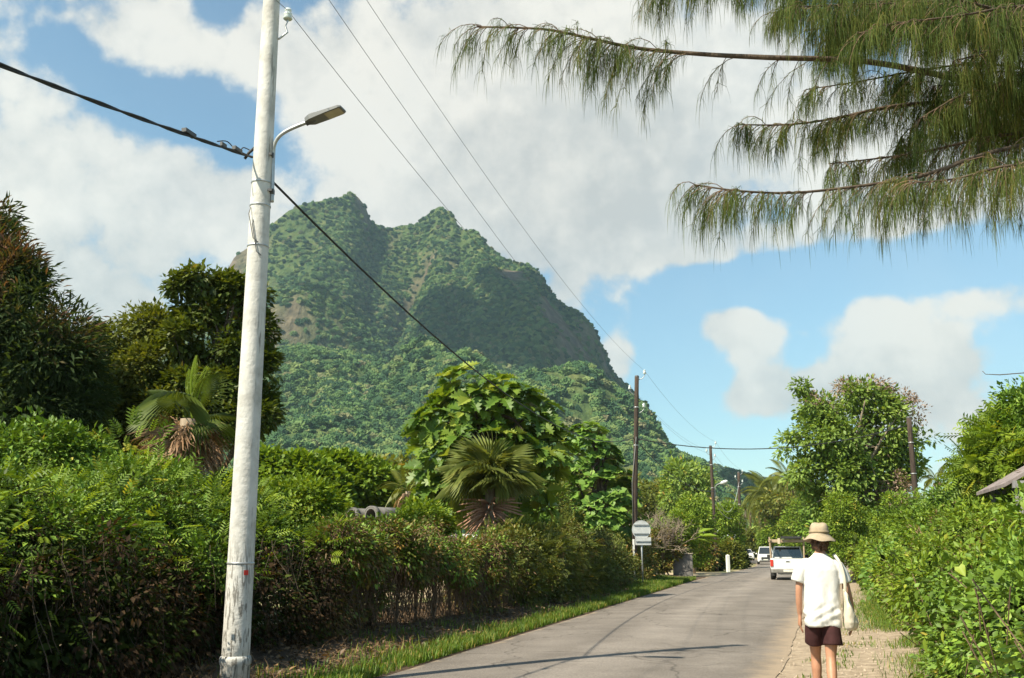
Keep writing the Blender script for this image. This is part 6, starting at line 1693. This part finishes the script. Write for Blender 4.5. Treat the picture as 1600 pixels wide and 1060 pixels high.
n_ = 20000; y = 8 + 34 * rs.rand(n_); ofs = 2.25 - np.abs(rs.normal(size=n_)) * .38; ofs = np.where((y > 20) & (y < 29), ofs - .5 * rs.rand(n_), ofs)
keep = (vnoise(p3(y * .9, ofs * 2), 6) > .35) | ((y > 21) & (y < 29)); y, ofs = y[keep], ofs[keep]
x = road_r(y) + ofs; blades('grass', np.stack([x, y, np.full(len(x), .05)], -1), .11, rs, LM['grass'], 'green grass tufts where the dirt path meets the right bushes', lean=.8, w_=.004)
n_ = 2600; y = 8.5 + 12 * rs.rand(n_); ofs = .15 + 1.2 * rs.rand(n_); keep = vnoise(p3(y * 2.2, ofs * 2.5), 9) > .62; y, ofs = y[keep], ofs[keep]
x = road_r(y) + ofs; blades('grass', np.stack([x, y, np.full(len(x), .03)], -1), .06, rs, LM['grass'], 'sparse low grass patches on the dirt path near the walker')
n_ = 9000; y = 8 + 40 * rs.rand(n_) ** 1.3; ofs = .3 + 2.6 * rs.rand(n_); x = road_l(y) - ofs
pos = np.stack([x, y, bank_z(x, y) + .03 + .03 * rs.rand(n_)], -1)
o = link('leaf_litter', leaf_mesh('leaf_litter', LEAF, pos, unit(rs.normal(size=(n_, 3)) * np.array([1, 1, .25])), unit(np.array([0, 0, 1]) + rs.normal(size=(n_, 3)) * .35), .05 + .07 * rs.rand(n_), rs.rand(n_), LM['dry'])); tag(o, 'fallen brown leaves scattered on the left bank', 'leaf litter', kind='stuff')
n_ = 1300; y = 9 + 32 * rs.rand(n_) ** 1.3; ofs = .5 + 1.9 * rs.rand(n_); x = road_l(y) - ofs
a = rs.rand(n_) * 6.28
o = link('dry_stalks', leaf_mesh('dry_stalks', T([(-.012, 0, 0), (.012, 0, 0), (.008, .5, .12), (-.008, .5, .12), (0, 1, .06)], [(0, 1, 2), (0, 2, 3), (3, 2, 4)]), np.stack([x, y, bank_z(x, y) + .01], -1), np.stack([np.cos(a), np.sin(a), .25 + .4 * rs.rand(n_)], -1), np.tile([0, 0, 1.], (n_, 1)), (.15 + .3 * rs.rand(n_)), rs.rand(n_), LM['dry'])); tag(o, 'dry straw-like stalks lying on the left bank', 'dry grass', kind='stuff')
n_ = 1500; y = 8 + 20 * rs.rand(n_); ofs = -.05 + 2.0 * rs.rand(n_); x = road_r(y) + ofs
PEB = T([(-.5, -.4, 0), (.5, -.35, 0), (.45, .45, 0), (-.4, .4, 0), (-.2, -.15, .4), (.22, -.1, .36), (.1, .2, .42)], [(0, 1, 5), (0, 5, 4), (1, 2, 5), (2, 6, 5), (2, 3, 6), (3, 4, 6), (3, 0, 4), (4, 5, 6)])
M_STONE = mat_plain('pebble', (.34, .27, .20), .9, var=.3, scale=3)
a = rs.rand(n_) * 6.28
V_, Fc, kk = place(PEB, np.stack([x, y, np.full(n_, .035)], -1), np.stack([np.cos(a), np.sin(a), np.zeros(n_)], -1), np.tile([0, 0, 1.], (n_, 1)), .012 + .035 * rs.rand(n_) ** 3)
o = link('pebbles', np_mesh('pebbles', V_, Fc, M_STONE)); tag(o, 'small loose stones scattered over the dirt path', 'pebbles', kind='stuff')

# ================================================================== houses, pipes and odds and ends
M_PIPE = mat_noise('weathered_pipe_concrete', [(.3, (.09, .085, .08)), (.7, (.20, .19, .175))], 3, 7, .9, .4, 20)
M_WALLC = mat_noise('cream_render', [(.3, (.50, .46, .38)), (.7, (.62, .58, .49))], 1.5, 7, .9)
M_ROOFR = mat_noise('rusty_roof_iron', [(.3, (.20, .085, .055)), (.7, (.34, .17, .11))], 3, 7, .7, stretch=(1, 1, 1))
M_ROOFP = mat_noise('pinkish_grey_roof', [(.3, (.13, .105, .10)), (.7, (.30, .25, .24))], 5, 8, .9, .4, 20)
M_YEL = mat_plain('ochre_paint', (.46, .28, .08), .8)
M_WOODG = mat_noise('weathered_grey_wood', [(.3, (.16, .15, .15)), (.7, (.32, .31, .31))], 6, 6, .9, stretch=(3, 3, .4))
# soil mound with two concrete pipes
mc = at(575, 858, 36)
bm = MB(); rows = []
for i in range(9):
    t = i / 8; rr_ = 4.2 * (1 - t) + .8 * t
    rows.append([(mc.x + math.cos(a) * rr_ * (1 + .06 * math.sin(3 * a + i)), 37 + math.sin(a) * rr_ * .8, 2.15 * t ** 1.4 - .05) for a in np.linspace(0, 2 * PI, 28, endpoint=False)])
bm.loft(rows); o = bm.build('soil_mound', M_TRACK, None, True); o['kind'] = 'structure'
for px, py, rpx, dx, lb in ((549, 806, 11, 1.0, 'weathered concrete pipe with open end, left of the pair behind the bush'), (579, 806, 13, 1.15, 'larger weathered concrete pipe, right of the pair behind the bush')):
    c = at(px, py, 35.5); r_ = rpx * 35.5 / F_PX * 1.05
    o = empty('concrete_pipe', (c.x, c.y, c.z - r_), -.62, lb, 'pipe', 'concrete pipes on the mound')
    Mp = Matrix.Translation((0, 0, r_)) @ Matrix.Rotation(-PI / 2, 4, 'X')
    mb = MB(); mb.lathe([(r_ * .76, .0), (r_, .0), (r_, 1.6), (r_ * .76, 1.6), (r_ * .76, 0)], 24, M=Mp); mb.build('barrel', M_PIPE, o, True)
    mb = MB(); mb.lathe([(r_ * .98, -.01), (r_ * 1.10, -.01), (r_ * 1.10, .16), (r_ * .98, .17)], 24, M=Mp); mb.build('socket_rim', M_PIPE, o, True)

def house(name, label, c, wx, wy, hw, hr, wallm, roofm, rz=0.0, win=2):
    o = empty(name, c, rz, label, 'house')
    mb = MB(); mb.box((0, 0, hw / 2), (wx, wy, hw)); wl = mb.build('wall', wallm, o)
    for s in (-1, 1):
        mb = MB(); y0 = s * (wy / 2 + .45)
        vs = [(-wx / 2 - .4, y0, hw - .12), (wx / 2 + .4, y0, hw - .12), (wx / 2 + .4, 0, hw + hr), (-wx / 2 - .4, 0, hw + hr)]
        vs += [(x, y, z - .05) for x, y, z in vs]
        mb.add(vs, [(0, 1, 2, 3), (4, 7, 6, 5), (0, 4, 5, 1), (1, 5, 6, 2), (3, 2, 6, 7), (0, 3, 7, 4)])
        rf = mb.build('roof_slope', roofm, o)
        nr_ = int(wx / .5)
        for k in range(nr_ + 1):
            x = -wx / 2 - .38 + (wx + .76) * k / nr_
            mb = MB(); mb.tube([(x, y0, hw - .105), (x, 0, hw + hr + .015)], .025, 4); mb.build('rib', roofm, rf)
    for s in (-1, 1):
        mb = MB(); mb.prism([(-wy / 2, hw), (wy / 2, hw), (0, hw + hr - .06)], 'x', s * (wx / 2 - .1), s * wx / 2); mb.build('gable', wallm, o)
    for k in range(win):
        x = -wx / 2 + wx * (k + .5) / win
        mb = MB(); mb.box((x, -wy / 2 - .02, hw * .55), (1.0, .06, 1.0)); fr_ = mb.build('window', M_WOODG, o)
        mb = MB(); mb.box((x, -wy / 2 - .055, hw * .55), (.84, .02, .84)); mb.build('pane', M_GLASS, fr_)
    return o
c = at(735, 858, 44); house('house', 'low pale-roofed house glimpsed under the fan palm', (c.x, 44, 0), 3.2, 3, 1.75, .45, M_WALLC, mat_plain('pale_roof_iron', (.55, .54, .52), .6), .1)
c = at(905, 858, 54); house('house', 'house with rusty red roof behind the hedge by the round-leaved tree', (c.x, 54, 0), 4.5, 4, 1.75, .7, M_WALLC, M_ROOFR, -.15)
c = at(985, 858, 52); o = empty('shed', (c.x, 52, 0), .1, 'small ochre shed hidden behind the first wooden pole', 'shed')
mb = MB(); mb.box((0, 0, .95), (1.5, 1.4, 1.9)); mb.build('wall', M_YEL, o)
mb = MB(); mb.box((0, 0, 1.93), (1.7, 1.6, .06), rx=.05); mb.build('roof', M_WALLC, o)
mb = MB(); mb.box((.2, -.71, .85), (.6, .04, 1.6)); mb.build('door', M_TIMBER, o)
c = at(1066, 858, 58); o = empty('garden_wall', (c.x, 58, 0), -.25, 'short grey garden wall beside the dirt track', 'wall')
mb = MB(); mb.box((0, 0, .65), (1.1, .18, 1.3)); mb.build('panel', M_PIPE, o)
mb = MB(); mb.box((0, 0, 1.33), (1.18, .26, .06)); mb.build('coping', M_BEIGE, o)
c = at(1108, 858, 104); house('house', 'distant house with rusty wall behind the lamp-carrying pole', (c.x, 104, 0), 4.6, 4.5, 2.6, 1.0, mat_plain('terracotta_wall', (.40, .22, .13), .9), mat_plain('grey_roof', (.42, .45, .43), .7), -.2)
# shelter at the right edge: mossy roof on grey posts
pc = at(1600, 858, 17)
o = empty('shelter', (pc.x, 17, 0), -.28, 'small shelter with pinkish grey roof on a grey post at the right edge', 'shelter')
zt = at(1587, 752, 17).z
for dx, dy in ((0, 0), (2.6, 0), (0, 2.4), (2.6, 2.4)):
    mb = MB(); mb.box((dx, dy, zt / 2 + .02), (.10, .10, zt - .04), bev=.008); mb.build('post', M_WOODG, o)
mb = MB(); vs = [(-.22, -.12, zt - .10), (-.22, 2.8, zt - .10), (1.3, -.12, zt + .75), (1.3, 2.8, zt + .75), (3.05, -.12, zt - .14), (3.05, 2.8, zt - .14)]
vs2 = [(x, y, z + .06) for x, y, z in vs]
mb.add(vs + vs2, [(0, 1, 3, 2), (2, 3, 5, 4), (6, 8, 9, 7), (8, 10, 11, 9), (0, 2, 8, 6), (2, 4, 10, 8), (1, 7, 9, 3), (3, 9, 11, 5), (0, 6, 7, 1), (4, 5, 11, 10)]); rf = mb.build('roof', M_ROOFP, o)
mb = MB(); mb.tube([(1.3, -.38, zt + .86), (1.3, 2.83, zt + .86)], .07, 8); mb.build('ridge_cap', M_ROOFP, rf, True)
for y_ in (-.1, 2.5):
    mb = MB(); mb.box((1.3, y_, zt - .06), (2.8, .08, .12)); mb.build('beam', M_WOODG, o)

# ------------------------------------------------------------------ humid air
HZ = MB(); HZ.box((0, 1700, 345), (5200, 4600, 700))
M_HAZE = bpy.data.materials.new('humid_air'); M_HAZE.use_nodes = True
n = M_HAZE.node_tree
n.nodes.remove(n.nodes['Principled BSDF'])
pv = n.nodes.new('ShaderNodeVolumePrincipled'); pv.inputs['Color'].default_value = (.62, .84, .95, 1); pv.inputs['Density'].default_value = .00012; pv.inputs['Anisotropy'].default_value = .2
n.links.new(pv.outputs[0], n.nodes['Material Output'].inputs['Volume'])
hz = HZ.build('haze', M_HAZE); hz['kind'] = 'stuff'; tag(hz, 'thin humid air softening the distant mountain', 'haze')
print('needles', NEEDLES, 'tris', sum(len(o.data.loop_triangles) if o.data.loop_triangles else sum(p.loop_total - 2 for p in o.data.polygons) for o in sc.objects if o.type == 'MESH' and len(o.data.polygons) > 20000))
